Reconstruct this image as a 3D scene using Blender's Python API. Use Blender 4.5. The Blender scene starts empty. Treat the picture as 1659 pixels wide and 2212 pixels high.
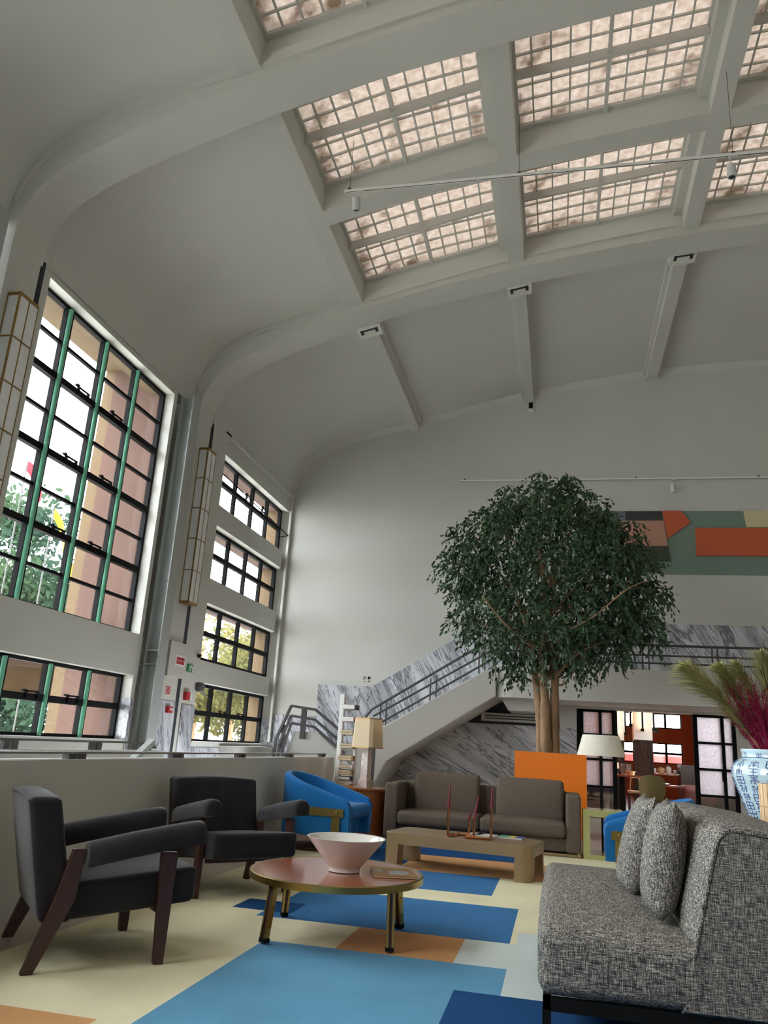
import bpy, bmesh, math, random
from mathutils import Vector, Matrix
PI = math.pi
C = bpy.context.scene.collection
sc = bpy.context.scene

# ---------------------------------------------------------------- camera, sky, exposure
cam_d = bpy.data.cameras.new('camera'); cam = bpy.data.objects.new('camera', cam_d); C.objects.link(cam)
cam_d.sensor_fit = 'VERTICAL'; cam_d.sensor_height = 36.0; cam_d.lens = 36.0 * 1700.0 / 2212.0
cam_d.clip_end = 400; cam_d.clip_start = 0.05
yaw, pit, rol = -0.226718292, 0.286176963, 0.0614916256
fw = Vector((math.sin(yaw)*math.cos(pit), math.cos(yaw)*math.cos(pit), math.sin(pit)))
r0 = Vector((math.cos(yaw), -math.sin(yaw), 0)); u0 = r0.cross(fw)
rr = r0*math.cos(rol) + u0*math.sin(rol); uu = u0*math.cos(rol) - r0*math.sin(rol)
cam.matrix_world = Matrix(((rr.x, uu.x, -fw.x, 0), (rr.y, uu.y, -fw.y, 0), (rr.z, uu.z, -fw.z, 1.1), (0, 0, 0, 1)))
sc.camera = cam
world = bpy.data.worlds.new('sky'); sc.world = world; world.use_nodes = True
wn = world.node_tree.nodes; wl = world.node_tree.links
bg = wn['Background']; bg.inputs['Strength'].default_value = 9.5
tc = wn.new('ShaderNodeTexCoord'); nz = wn.new('ShaderNodeTexNoise'); nz.inputs['Scale'].default_value = 2.5
cr = wn.new('ShaderNodeValToRGB'); cr.color_ramp.elements[0].color = (0.80, 0.90, 1.0, 1); cr.color_ramp.elements[1].color = (1.0, 1.0, 0.98, 1)
wl.new(tc.outputs['Generated'], nz.inputs['Vector']); wl.new(nz.outputs['Fac'], cr.inputs['Fac']); wl.new(cr.outputs['Color'], bg.inputs['Color'])
sc.view_settings.view_transform = 'Standard'; sc.view_settings.look = 'None'
sc.view_settings.exposure = 0.75; sc.view_settings.gamma = 1.0; sc.view_settings.use_curve_mapping = False
cy = sc.cycles
cy.use_denoising = True; cy.max_bounces = 12; cy.diffuse_bounces = 7; cy.transparent_max_bounces = 16; cy.glossy_bounces = 4
cy.sample_clamp_indirect = 12; cy.caustics_reflective = False; cy.caustics_refractive = False
def portal(name, loc, rot, sx, sy):
    L = bpy.data.lights.new(name, 'AREA'); L.shape = 'RECTANGLE'; L.size = sx; L.size_y = sy; L.cycles.is_portal = True
    o = bpy.data.objects.new(name, L); C.objects.link(o); o.location = loc; o.rotation_euler = rot
for k, (yc, w) in enumerate(((8.81, 3.6), (3.95, 3.6), (-0.9, 3.6), (14.55, 3.8))):
    portal('daylight_portal', (-6.37, yc, 3.6), (0, -PI/2, 0), 5.6, w)
portal('daylight_portal', (2.0, 4.6, 10.4), (0, 0, 0), 10.5, 14.0)
portal('daylight_portal', (4.5, 18.25, 1.95), (0, PI/2, 0), 2.0, 3.2)
portal('daylight_portal', (3.0, 28.3, 2.0), (-PI/2, 0, 0), 4.0, 2.2)

# ---------------------------------------------------------------- helpers
WL = {}
def S(r, g, b):
    f = lambda c: ((c/255.0)/12.92 if c/255.0 <= 0.04045 else ((c/255.0+0.055)/1.055)**2.4)
    return (f(r), f(g), f(b), 1.0)
def mat(name, col, rough=0.6, metal=0.0, spec=0.5, bump=None, vary=None, emit=None, sheen=0.0, coat=0.0):
    m = bpy.data.materials.new(name); m.use_nodes = True
    n = m.node_tree.nodes; l = m.node_tree.links; p = n['Principled BSDF']
    p.inputs['Base Color'].default_value = col; p.inputs['Roughness'].default_value = rough
    p.inputs['Metallic'].default_value = metal; p.inputs['Specular IOR Level'].default_value = spec
    if sheen: p.inputs['Sheen Weight'].default_value = sheen; p.inputs['Sheen Roughness'].default_value = 0.4
    if coat: p.inputs['Coat Weight'].default_value = coat; p.inputs['Coat Roughness'].default_value = 0.12
    if emit: p.inputs['Emission Color'].default_value = emit[0]; p.inputs['Emission Strength'].default_value = emit[1]
    if bump or vary:
        t = n.new('ShaderNodeTexCoord')
    if vary:
        sc_, amt, stretch = vary
        mp = n.new('ShaderNodeMapping'); mp.inputs['Scale'].default_value = stretch; l.new(t.outputs['Object'], mp.inputs['Vector'])
        x = n.new('ShaderNodeTexNoise'); x.inputs['Scale'].default_value = sc_; x.inputs['Detail'].default_value = 4
        l.new(mp.outputs['Vector'], x.inputs['Vector'])
        r = n.new('ShaderNodeValToRGB'); r.color_ramp.elements[0].position = 0.3; r.color_ramp.elements[1].position = 0.7
        r.color_ramp.elements[0].color = tuple(c*(1-amt) for c in col[:3])+(1,); r.color_ramp.elements[1].color = tuple(min(1, c*(1+amt)) for c in col[:3])+(1,)
        l.new(x.outputs['Fac'], r.inputs['Fac']); l.new(r.outputs['Color'], p.inputs['Base Color'])
    if bump:
        y = n.new('ShaderNodeTexNoise'); y.inputs['Scale'].default_value = bump[0]; y.inputs['Detail'].default_value = 3
        l.new(t.outputs['Object'], y.inputs['Vector'])
        b = n.new('ShaderNodeBump'); b.inputs['Strength'].default_value = bump[1]; b.inputs['Distance'].default_value = 0.01
        l.new(y.outputs['Fac'], b.inputs['Height']); l.new(b.outputs['Normal'], p.inputs['Normal'])
    return m
def weave(name, dark, mid, light, s=1.0, bumpk=0.25, ramp=(0.36, 0.5, 0.64)):
    m = bpy.data.materials.new(name); m.use_nodes = True
    n = m.node_tree.nodes; l = m.node_tree.links; p = n['Principled BSDF']; p.inputs['Roughness'].default_value = 0.9; p.inputs['Specular IOR Level'].default_value = 0.15
    t = n.new('ShaderNodeTexCoord'); outs = []
    for sv in ((20, 260, 260), (260, 20, 260), (260, 260, 20)):
        mp = n.new('ShaderNodeMapping'); mp.inputs['Scale'].default_value = tuple(a*s for a in sv); l.new(t.outputs['Object'], mp.inputs['Vector'])
        x = n.new('ShaderNodeTexNoise'); x.inputs['Scale'].default_value = 1.0; x.inputs['Detail'].default_value = 1; l.new(mp.outputs['Vector'], x.inputs['Vector']); outs.append(x.outputs['Fac'])
    a = n.new('ShaderNodeMath'); a.operation = 'ADD'; l.new(outs[0], a.inputs[0]); l.new(outs[1], a.inputs[1])
    b = n.new('ShaderNodeMath'); b.operation = 'ADD'; l.new(a.outputs[0], b.inputs[0]); l.new(outs[2], b.inputs[1])
    d = n.new('ShaderNodeMath'); d.operation = 'DIVIDE'; d.inputs[1].default_value = 3.0; l.new(b.outputs[0], d.inputs[0])
    r = n.new('ShaderNodeValToRGB'); e = r.color_ramp.elements; e[0].position = ramp[0]; e[0].color = dark; e[1].position = ramp[2]; e[1].color = light
    k = e.new(ramp[1]); k.color = mid
    l.new(d.outputs[0], r.inputs['Fac']); l.new(r.outputs['Color'], p.inputs['Base Color'])
    bp = n.new('ShaderNodeBump'); bp.inputs['Strength'].default_value = bumpk; bp.inputs['Distance'].default_value = 0.004; l.new(d.outputs[0], bp.inputs['Height']); l.new(bp.outputs['Normal'], p.inputs['Normal'])
    return m
def marble(name, rot, base, vein, scale=1.0, rough=0.22):
    m = bpy.data.materials.new(name); m.use_nodes = True
    n = m.node_tree.nodes; l = m.node_tree.links; p = n['Principled BSDF']; p.inputs['Roughness'].default_value = rough
    t = n.new('ShaderNodeTexCoord'); mp = n.new('ShaderNodeMapping'); mp.inputs['Rotation'].default_value = rot
    l.new(t.outputs['Object'], mp.inputs['Vector'])
    mp2 = n.new('ShaderNodeMapping'); mp2.inputs['Scale'].default_value = (3.2*scale, 3.2*scale, 0.5*scale); l.new(mp.outputs['Vector'], mp2.inputs['Vector'])
    a = n.new('ShaderNodeTexNoise'); a.inputs['Scale'].default_value = 1.0; a.inputs['Detail'].default_value = 7; a.inputs['Roughness'].default_value = 0.62; a.inputs['Distortion'].default_value = 0.7
    l.new(mp2.outputs['Vector'], a.inputs['Vector'])
    # thin veins where the noise crosses a level
    def band(src, lvl, w):
        s1 = n.new('ShaderNodeMath'); s1.operation = 'SUBTRACT'; s1.inputs[1].default_value = lvl; l.new(src, s1.inputs[0])
        s2 = n.new('ShaderNodeMath'); s2.operation = 'ABSOLUTE'; l.new(s1.outputs[0], s2.inputs[0])
        s3 = n.new('ShaderNodeMapRange'); s3.inputs['From Min'].default_value = 0; s3.inputs['From Max'].default_value = w; s3.inputs['To Min'].default_value = 1; s3.inputs['To Max'].default_value = 0; l.new(s2.outputs[0], s3.inputs['Value'])
        return s3.outputs['Result']
    b1 = band(a.outputs['Fac'], 0.5, 0.026); b2 = band(a.outputs['Fac'], 0.58, 0.012); b3 = band(a.outputs['Fac'], 0.42, 0.014)
    mx = n.new('ShaderNodeMath'); mx.operation = 'MAXIMUM'; l.new(b1, mx.inputs[0]); l.new(b2, mx.inputs[1])
    mx2 = n.new('ShaderNodeMath'); mx2.operation = 'MAXIMUM'; l.new(mx.outputs[0], mx2.inputs[0]); l.new(b3, mx2.inputs[1])
    c = n.new('ShaderNodeTexNoise'); c.inputs['Scale'].default_value = 1.3; c.inputs['Detail'].default_value = 3; l.new(mp2.outputs['Vector'], c.inputs['Vector'])
    r = n.new('ShaderNodeValToRGB'); r.color_ramp.elements[0].position = 0.38; r.color_ramp.elements[1].position = 0.62
    r.color_ramp.elements[0].color = tuple(x*0.55 for x in base[:3])+(1,); r.color_ramp.elements[1].color = base; l.new(c.outputs['Fac'], r.inputs['Fac'])
    mu = n.new('ShaderNodeMath'); mu.operation = 'MULTIPLY'; mu.inputs[1].default_value = 0.85; l.new(mx2.outputs[0], mu.inputs[0])
    mi = n.new('ShaderNodeMixRGB'); mi.inputs['Color2'].default_value = vein; l.new(mu.outputs[0], mi.inputs['Fac']); l.new(r.outputs['Color'], mi.inputs['Color1'])
    l.new(mi.outputs['Color'], p.inputs['Base Color'])
    return m
def glass_mat(name, tint=(1, 1, 1, 1), refl=0.06):
    m = bpy.data.materials.new(name); m.use_nodes = True
    n = m.node_tree.nodes; l = m.node_tree.links; n.remove(n['Principled BSDF'])
    t = n.new('ShaderNodeBsdfTransparent'); t.inputs['Color'].default_value = tint
    g = n.new('ShaderNodeBsdfGlossy'); g.inputs['Roughness'].default_value = 0.03
    x = n.new('ShaderNodeMixShader'); x.inputs['Fac'].default_value = refl
    l.new(t.outputs[0], x.inputs[1]); l.new(g.outputs[0], x.inputs[2]); l.new(x.outputs[0], n['Material Output'].inputs['Surface'])
    return m
def translucent_mat(name, colA, colB, scale, dirt=None, diff=0.25, bump=0.0):
    m = bpy.data.materials.new(name); m.use_nodes = True
    n = m.node_tree.nodes; l = m.node_tree.links; n.remove(n['Principled BSDF'])
    t = n.new('ShaderNodeTexCoord'); x = n.new('ShaderNodeTexNoise'); x.inputs['Scale'].default_value = scale; x.inputs['Detail'].default_value = 5
    l.new(t.outputs['Object'], x.inputs['Vector'])
    r = n.new('ShaderNodeValToRGB'); r.color_ramp.elements[0].position = 0.3; r.color_ramp.elements[0].color = colA; r.color_ramp.elements[1].position = 0.68; r.color_ramp.elements[1].color = colB
    l.new(x.outputs['Fac'], r.inputs['Fac']); colout = r.outputs['Color']
    if dirt:
        y = n.new('ShaderNodeTexNoise'); y.inputs['Scale'].default_value = dirt[0]; y.inputs['Detail'].default_value = 6; l.new(t.outputs['Object'], y.inputs['Vector'])
        r2 = n.new('ShaderNodeValToRGB'); r2.color_ramp.elements[0].position = dirt[1]; r2.color_ramp.elements[0].color = (0.25, 0.2, 0.16, 1); r2.color_ramp.elements[1].position = dirt[1]+0.1; r2.color_ramp.elements[1].color = (1, 1, 1, 1)
        l.new(y.outputs['Fac'], r2.inputs['Fac'])
        q = n.new('ShaderNodeMixRGB'); q.blend_type = 'MULTIPLY'; q.inputs['Fac'].default_value = 1; l.new(colout, q.inputs['Color1']); l.new(r2.outputs['Color'], q.inputs['Color2']); colout = q.outputs['Color']
    tr = n.new('ShaderNodeBsdfTranslucent'); d = n.new('ShaderNodeBsdfDiffuse'); l.new(colout, tr.inputs['Color']); l.new(colout, d.inputs['Color'])
    mx = n.new('ShaderNodeMixShader'); mx.inputs['Fac'].default_value = diff; l.new(tr.outputs[0], mx.inputs[1]); l.new(d.outputs[0], mx.inputs[2])
    l.new(mx.outputs[0], n['Material Output'].inputs['Surface'])
    return m

class MB:
    def __init__(s): s.v = []; s.f = []; s.mi = []; s.cur = 0
    def add(s, vs, fs):
        o = len(s.v); s.v += [tuple(p) for p in vs]
        for f in fs: s.f.append(tuple(i+o for i in f)); s.mi.append(s.cur)
        return s
    def box(s, x0, x1, y0, y1, z0, z1):
        v = [(x0,y0,z0),(x1,y0,z0),(x1,y1,z0),(x0,y1,z0),(x0,y0,z1),(x1,y0,z1),(x1,y1,z1),(x0,y1,z1)]
        return s.add(v, [(0,3,2,1),(4,5,6,7),(0,1,5,4),(1,2,6,5),(2,3,7,6),(3,0,4,7)])
    def prism(s, poly, axis, a, b):
        n = len(poly)
        def P(p, t): return {'x': (t, p[0], p[1]), 'y': (p[0], t, p[1]), 'z': (p[0], p[1], t)}[axis]
        v = [P(p, a) for p in poly] + [P(p, b) for p in poly]
        f = [tuple(range(n))[::-1], tuple(range(n, 2*n))] + [(i, (i+1) % n, n+(i+1) % n, n+i) for i in range(n)]
        return s.add(v, f)
    def loft(s, loops, closed=True, caps=True):
        n = len(loops[0]); v = [p for L in loops for p in L]; f = []
        for k in range(len(loops)-1):
            for i in range(n if closed else n-1):
                f.append((k*n+i, k*n+(i+1) % n, (k+1)*n+(i+1) % n, (k+1)*n+i))
        if caps and closed: f += [tuple(range(n))[::-1], tuple((len(loops)-1)*n+i for i in range(n))]
        return s.add(v, f)
    def lathe(s, prof, n=32, c=(0, 0, 0), caps=True):
        return s.loft([[(c[0]+r*math.cos(2*PI*i/n), c[1]+r*math.sin(2*PI*i/n), c[2]+z) for i in range(n)] for r, z in prof], True, caps)
    def tube(s, pts, r, n=8):
        pts = [Vector(p) for p in pts]; loops = []; m = len(pts); up = Vector((0.123, 0.27, 0.95))
        for i, p in enumerate(pts):
            d = (pts[min(i+1, m-1)] - pts[max(i-1, 0)]).normalized()
            a = d.cross(up)
            if a.length < 0.05: a = d.cross(Vector((1, 0, 0)))
            a.normalize(); b = d.cross(a).normalized()
            R = r[i] if isinstance(r, (list, tuple)) else r
            loops.append([p + a*R*math.cos(2*PI*k/n) + b*R*math.sin(2*PI*k/n) for k in range(n)])
        return s.loft(loops)
    def bar(s, p0, p1, w, t, up=(0, 0, 1)):
        p0 = Vector(p0); p1 = Vector(p1); d = (p1-p0).normalized(); u = Vector(up); a = d.cross(u)
        if a.length < 1e-3: a = d.cross(Vector((1, 0, 0)))
        a.normalize(); b = a.cross(d).normalized()
        L = lambda p: [p+a*w/2+b*t/2, p-a*w/2+b*t/2, p-a*w/2-b*t/2, p+a*w/2-b*t/2]
        return s.loft([L(p0), L(p1)])
    def rbox(s, c, size, r, n=7, bulge=(0, 0, 0), fn=None):
        hx, hy, hz = (x/2 for x in size); idx = {}; vs = []; fs = []
        def vert(q):
            k = tuple(round(t, 5) for t in q)
            if k in idx: return idx[k]
            p = [q[0]*hx, q[1]*hy, q[2]*hz]; H = (hx, hy, hz)
            inner = [max(-(H[i]-r), min(H[i]-r, p[i])) for i in range(3)]
            d = Vector([p[i]-inner[i] for i in range(3)])
            if d.length > 1e-6: d = d.normalized()*min(r, d.length if sum(1 for t in d if abs(t) > 1e-6) > 1 or True else r)
            p = [inner[i]+d[i] for i in range(3)]
            w = [(1-q[0]**2), (1-q[1]**2), (1-q[2]**2)]
            p[0] += q[0]*bulge[0]*w[1]*w[2]; p[1] += q[1]*bulge[1]*w[0]*w[2]; p[2] += q[2]*bulge[2]*w[0]*w[1]
            if fn: p = fn(*p)
            idx[k] = len(vs); vs.append((c[0]+p[0], c[1]+p[1], c[2]+p[2])); return idx[k]
        def axis(H):
            k = min(0.98, r/H); a = [-1, -1+k*0.3, -1+k*0.65]; b = [-1+k+(2-2*k)*i/n for i in range(n+1)]
            return a + b + [1-k*0.65, 1-k*0.3, 1]
        A = [axis(hx), axis(hy), axis(hz)]
        for ax in range(3):
            u, w = [i for i in range(3) if i != ax]
            for sg in (-1, 1):
                for i in range(len(A[u])-1):
                    for j in range(len(A[w])-1):
                        q = []
                        for (ii, jj) in ((i, j), (i+1, j), (i+1, j+1), (i, j+1)):
                            t = [0, 0, 0]; t[ax] = sg; t[u] = A[u][ii]; t[w] = A[w][jj]; q.append(vert(t))
                        if (sg > 0) == (ax == 1): q = q[::-1]
                        fs.append(tuple(q))
        return s.add(vs, fs)
    def disc(s, c, r, n=24, nrm='z'):
        v = [{'z': (c[0]+r*math.cos(2*PI*i/n), c[1]+r*math.sin(2*PI*i/n), c[2]), 'x': (c[0], c[1]+r*math.cos(2*PI*i/n), c[2]+r*math.sin(2*PI*i/n)), 'y': (c[0]+r*math.cos(2*PI*i/n), c[1], c[2]+r*math.sin(2*PI*i/n))}[nrm] for i in range(n)]
        return s.add(v, [tuple(range(n))])
    def xf(s, M):
        s.v = [tuple(M @ Vector(p)) for p in s.v]; return s
def obj(name, mb, m, parent=None, bevel=0.0, smooth=False, loc=None, seg=2):
    me = bpy.data.meshes.new(name)
    off = Vector((0, 0, 0))
    if parent is not None: off = WL[parent]
    elif loc is not None: off = Vector(loc)
    else:
        xs = [p[0] for p in mb.v]; ys = [p[1] for p in mb.v]; zs = [p[2] for p in mb.v]
        off = Vector(((min(xs)+max(xs))/2, (min(ys)+max(ys))/2, min(zs)))
    me.from_pydata([tuple(Vector(p)-off) for p in mb.v], [], mb.f); me.update()
    for x in (m if isinstance(m, (list, tuple)) else [m]): me.materials.append(x)
    if isinstance(m, (list, tuple)): me.polygons.foreach_set('material_index', mb.mi)
    b = bmesh.new(); b.from_mesh(me); bmesh.ops.recalc_face_normals(b, faces=b.faces); b.to_mesh(me); b.free()
    if smooth:
        me.polygons.foreach_set('use_smooth', [True]*len(me.polygons))
        try: me.set_sharp_from_angle(angle=math.radians(38 if smooth is True else smooth))
        except Exception: pass
    o = bpy.data.objects.new(name, me); C.objects.link(o)
    if parent is not None: o.parent = parent
    else: o.location = off
    WL[o] = off
    if bevel:
        md = o.modifiers.new('bevel', 'BEVEL'); md.width = bevel; md.segments = seg; md.limit_method = 'ANGLE'
    return o
def tag(o, label=None, cat=None, group=None, kind=None):
    if label: o['label'] = label
    if cat: o['category'] = cat
    if group: o['group'] = group
    if kind: o['kind'] = kind
    return o
def thing(name, label, cat, loc=(0, 0, 0), group=None):
    o = bpy.data.objects.new(name, None); C.objects.link(o); o.location = loc; o.empty_display_size = 0.1
    WL[o] = Vector(loc); return tag(o, label, cat, group)
def struct(name, mb, m, parent=None, bevel=0.0, smooth=False):
    o = obj(name, mb, m, parent, bevel, smooth)
    if parent is None: o['kind'] = 'structure'
    return o
def sthing(name, loc=(0, 0, 0)):
    o = bpy.data.objects.new(name, None); C.objects.link(o); o.location = loc; WL[o] = Vector(loc); o['kind'] = 'structure'; return o
def dup(root, loc, rz, label=None, group=None):
    r = root.copy(); C.objects.link(r); r.location = loc; r.rotation_euler = (0, 0, rz)
    if label: r['label'] = label
    if group: r['group'] = group
    for ch in list(root.children):
        c = ch.copy(); C.objects.link(c); c.parent = r
        for g in list(ch.children):
            d = g.copy(); C.objects.link(d); d.parent = c
    return r
def crom(pts, k=6):
    out = []
    for i in range(len(pts)-1):
        p0 = pts[max(i-1, 0)]; p1 = pts[i]; p2 = pts[i+1]; p3 = pts[min(i+2, len(pts)-1)]
        for j in range(k):
            t = j/k
            out.append(tuple(0.5*((2*b)+(-a+c)*t+(2*a-5*b+4*c-d)*t*t+(-a+3*b-3*c+d)*t**3) for a, b, c, d in zip(p0, p1, p2, p3)))
    out.append(tuple(pts[-1])); return out
def interp(x, tab):
    if x <= tab[0][0]: return tab[0][1]
    for (a, b), (c, d) in zip(tab, tab[1:]):
        if x <= c: return b + (d-b)*(x-a)/(c-a)
    return tab[-1][1]

# ---------------------------------------------------------------- materials
M = {}
M['paint'] = mat('warm_grey_paint', S(199, 199, 193), 0.75, bump=(60, 0.05), vary=(0.7, 0.03, (1, 1, 1)))
M['steel_paint'] = mat('grey_blue_steel_paint', S(166, 171, 170), 0.5)
M['plate'] = mat('bracket_paint', S(214, 214, 207), 0.6)
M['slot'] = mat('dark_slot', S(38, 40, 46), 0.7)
M['black'] = mat('black_steel', S(20, 21, 22), 0.7, spec=0.12)
M['green'] = mat('green_mullion_paint', S(104, 178, 148), 0.35)
M['marble'] = marble('white_marble', (0, math.radians(28), 0), S(214, 216, 224), S(58, 62, 78), 0.72)
M['marble2'] = marble('grey_marble', (0, math.radians(62), 0), S(216, 217, 222), S(62, 64, 74), 0.75)
M['marble3'] = marble('side_marble', (math.radians(-22), 0, 0), S(214, 216, 224), S(84, 88, 102), 0.8)
M['white'] = mat('white_paint', S(232, 232, 228), 0.45)
M['floor'] = mat('pale_stone', S(176, 164, 152), 0.35, vary=(1.2, 0.08, (1, 1, 1)))
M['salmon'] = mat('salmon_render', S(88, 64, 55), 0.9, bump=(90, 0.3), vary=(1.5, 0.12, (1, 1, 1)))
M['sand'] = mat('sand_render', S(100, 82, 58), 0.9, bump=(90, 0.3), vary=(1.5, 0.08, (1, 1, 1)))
M['ground'] = mat('street_paving', S(200, 198, 190), 0.9, vary=(0.4, 0.05, (1, 1, 1)))
M['glass'] = glass_mat('window_glass')
M['skyglass'] = translucent_mat('figured_skylight_glass', (0.060, 0.043, 0.031, 1), (0.086, 0.070, 0.058, 1), 14.0, dirt=(1.6, 0.36))
M['rail'] = mat('dark_grey_rail', S(78, 76, 78), 0.4)
M['wood_dark'] = mat('dark_mahogany', S(62, 34, 28), 0.4, vary=(3, 0.2, (8, 8, 0.8)))
M['wood_red'] = mat('red_brown_veneer', S(150, 82, 54), 0.18, vary=(2.5, 0.22, (1.0, 7, 1)), coat=0.4)
M['drum'] = mat('orange_brown_veneer', S(140, 78, 34), 0.3, vary=(3, 0.15, (6, 6, 0.6)))
M['charcoal'] = mat('charcoal_velvet', S(40, 38, 42), 0.85, spec=0.2, sheen=0.25, vary=(6, 0.2, (1, 1, 1)))
M['blue'] = mat('blue_felt', S(34, 108, 172), 0.9, spec=0.15, sheen=0.15)
M['brass'] = mat('brass', S(172, 150, 92), 0.28, 1.0)
M['bronze'] = mat('bronze_lacquer', S(160, 136, 104), 0.36, 0.55)
M['copper'] = mat('polished_copper', S(200, 140, 96), 0.16, 1.0)
M['taupe'] = weave('taupe_linen', S(82, 72, 64), S(102, 91, 81), S(120, 108, 97), 1.6, 0.1)
M['tweed'] = weave('grey_tweed', S(40, 40, 43), S(102, 100, 98), S(206, 200, 184), 1.15, 0.3, (0.395, 0.50, 0.625))
M['candle'] = mat('wine_red_wax', S(116, 20, 38), 0.45)
M['porcelain'] = mat('off_white_glaze', S(216, 214, 208), 0.2, coat=0.3)
M['orange'] = mat('orange_lacquer', S(236, 122, 4), 0.5)
M['bark'] = mat('tan_bark', S(140, 112, 84), 0.85, bump=(30, 0.6), vary=(4, 0.35, (3, 3, 0.8)))
M['soil'] = mat('dark_soil', S(52, 40, 32), 0.95, bump=(30, 0.8))
M['leaf'] = mat('dark_ficus_leaf', S(54, 78, 52), 0.5, spec=0.35, vary=(1.8, 0.5, (1, 1, 1)))
M['shade'] = translucent_mat('cream_linen_shade', S(232, 216, 184), S(238, 224, 196), 40.0, diff=0.6)
M['shade2'] = translucent_mat('ivory_shade', S(232, 228, 212), S(240, 236, 222), 30.0, diff=0.8)
M['olive'] = mat('pale_green_lacquer', S(176, 178, 118), 0.22, coat=0.3)
M['pinkmarble'] = marble('pink_white_marble', (0.3, 0.5, 0), S(226, 214, 208), S(150, 120, 112), 3.0)
M['teal'] = mat('mural_grey_green', S(118, 138, 128), 0.8)
M['terracotta'] = mat('mural_terracotta', S(196, 96, 60), 0.8)
M['pink'] = mat('mural_dusty_pink', S(186, 140, 122), 0.8)
M['charc'] = mat('mural_charcoal', S(62, 64, 66), 0.8)
M['slate'] = mat('mural_slate', S(108, 114, 124), 0.8)
M['darkgreen'] = mat('mural_dark_green', S(72, 78, 66), 0.8)
M['cream'] = mat('mural_cream', S(212, 200, 162), 0.8)
M['sconce_glass'] = translucent_mat('opal_sconce_glass', S(236, 238, 240), S(244, 246, 248), 8.0, diff=0.9)
M['gold'] = mat('gold_edge', S(166, 132, 78), 0.35, 0.8)
M['red'] = mat('signal_red', S(184, 28, 40), 0.45)
M['exit'] = mat('exit_green', S(0, 132, 78), 0.5)
M['plastic'] = mat('grey_white_plastic', S(196, 198, 198), 0.5)
M['vase'] = mat('pale_celadon_glaze', S(196, 222, 232), 0.12, coat=0.5)
M['cobalt'] = mat('cobalt_ink', S(46, 72, 128), 0.25)
M['pampas'] = mat('olive_plume', S(158, 156, 104), 0.9, vary=(5, 0.25, (1, 1, 1)))
M['magenta'] = mat('magenta_stalks', S(150, 22, 74), 0.9, vary=(6, 0.25, (1, 1, 1)))
M['straw'] = mat('straw_stem', S(186, 150, 110), 0.8)
M['bamboo'] = mat('bamboo_slats', S(214, 182, 138), 0.5, vary=(8, 0.18, (3, 3, 0.4)))
M['rust'] = mat('rust_brown_wall', S(186, 92, 38), 0.55, vary=(1, 0.1, (1, 1, 1)))
M['darkstone'] = marble('dark_brown_marble', (0, 0.2, 0), S(52, 36, 30), S(72, 54, 46), 1.4)
M['restfloor'] = mat('polished_brown_floor', S(120, 98, 92), 0.15)
M['tubelamp'] = mat('warm_tube_lamp', S(255, 220, 160), 0.5, emit=((1.0, 0.62, 0.28, 1), 5.0))
M['frost'] = translucent_mat('rippled_frosted_glass', S(226, 220, 226), S(250, 248, 250), 26.0, diff=0.35)
M['clearish'] = glass_mat('rippled_clear_glass', (0.72, 0.68, 0.68, 1), 0.2)
M['treeleaf'] = translucent_mat('outdoor_leaf', S(40, 60, 54), S(66, 84, 58), 0.5, diff=0.5)
M['yellow'] = mat('flag_yellow', S(230, 200, 40), 0.8)
M['flagred'] = mat('flag_red', S(206, 50, 64), 0.8)
M['paper'] = mat('page_paper', S(214, 196, 164), 0.8, vary=(3, 0.1, (1, 1, 60)))
M['dustjacket'] = [mat('book_cover', S(*c), 0.5) for c in ((92, 62, 58), (74, 84, 66), (150, 112, 78), (40, 38, 42), (224, 220, 212), (168, 128, 84), (118, 70, 66), (96, 98, 106))]
M['seatoak'] = mat('pale_oak', S(196, 160, 124), 0.45)
M['ochre'] = mat('ochre_olive_upholstery', S(124, 108, 66), 0.75)

# ---------------------------------------------------------------- setting: profiles of the vault
CEIL = crom([(-6, 6.42), (-5.94, 6.76), (-5.85, 7.03), (-5.7, 7.27), (-5.5, 7.46), (-5.1, 7.68), (-4.46, 7.9), (-3.2, 8.21), (-1.9, 8.55), (-.55, 8.86), (.7, 9.08), (1.95, 9.25), (3.2, 9.35), (4.4, 9.4), (6, 9.43), (7.5, 9.38), (9.2, 9.2)])
BEAM = crom([(-5.86, 6.2), (-5.83, 6.5), (-5.72, 6.75), (-5.55, 6.97), (-5.35, 7.12), (-5.1, 7.27), (-4.68, 7.455), (-4.33, 7.6), (-3.33, 7.95), (-2.4, 8.22), (-1.8, 8.375), (-.5, 8.62), (.7, 8.82), (1.95, 8.98), (3.15, 9.08), (4.4, 9.15), (6, 9.18), (7.5, 9.13), (9.2, 8.96)])
zc = lambda x: interp(x, CEIL)
zb = lambda x: interp(x, BEAM)
def strip(mb, x0, x1, y0, y1, f, up, n=40):
    pts = [(x0+(x1-x0)*i/n) for i in range(n+1)]
    if x0 < -5: pts = [p[0] for p in CEIL if x0 <= p[0] <= x1]
    if pts[-1] != x1: pts.append(x1)
    low = [(x, f(x)) for x in pts]; poly = low + [(x, f(x)+up) for x in reversed(pts)]
    loops = []
    for i, x in enumerate(pts): loops.append([(x, y0, f(x)), (x, y1, f(x)), (x, y1, f(x)+up), (x, y0, f(x)+up)])
    mb.loft(loops)
FR = [(1.52, 2.0), (6.40, 6.93), (11.2, 11.73)]       # portal frames
RIBS = [(-3.41, -3.16), (-.765, -.52), (1.925, 2.17), (4.58, 4.84), (7.25, 7.5)]
SR = [(-3.29, -3.07), (-.74, -.50), (1.88, 2.15), (4.49, 4.75), (7.1, 7.36)]   # the shallower ribs of the last bay
RUP = 0.11                                            # ribs sit a little higher than the frames
zr_ = lambda x: zb(x)+RUP
cl = MB()
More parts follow.
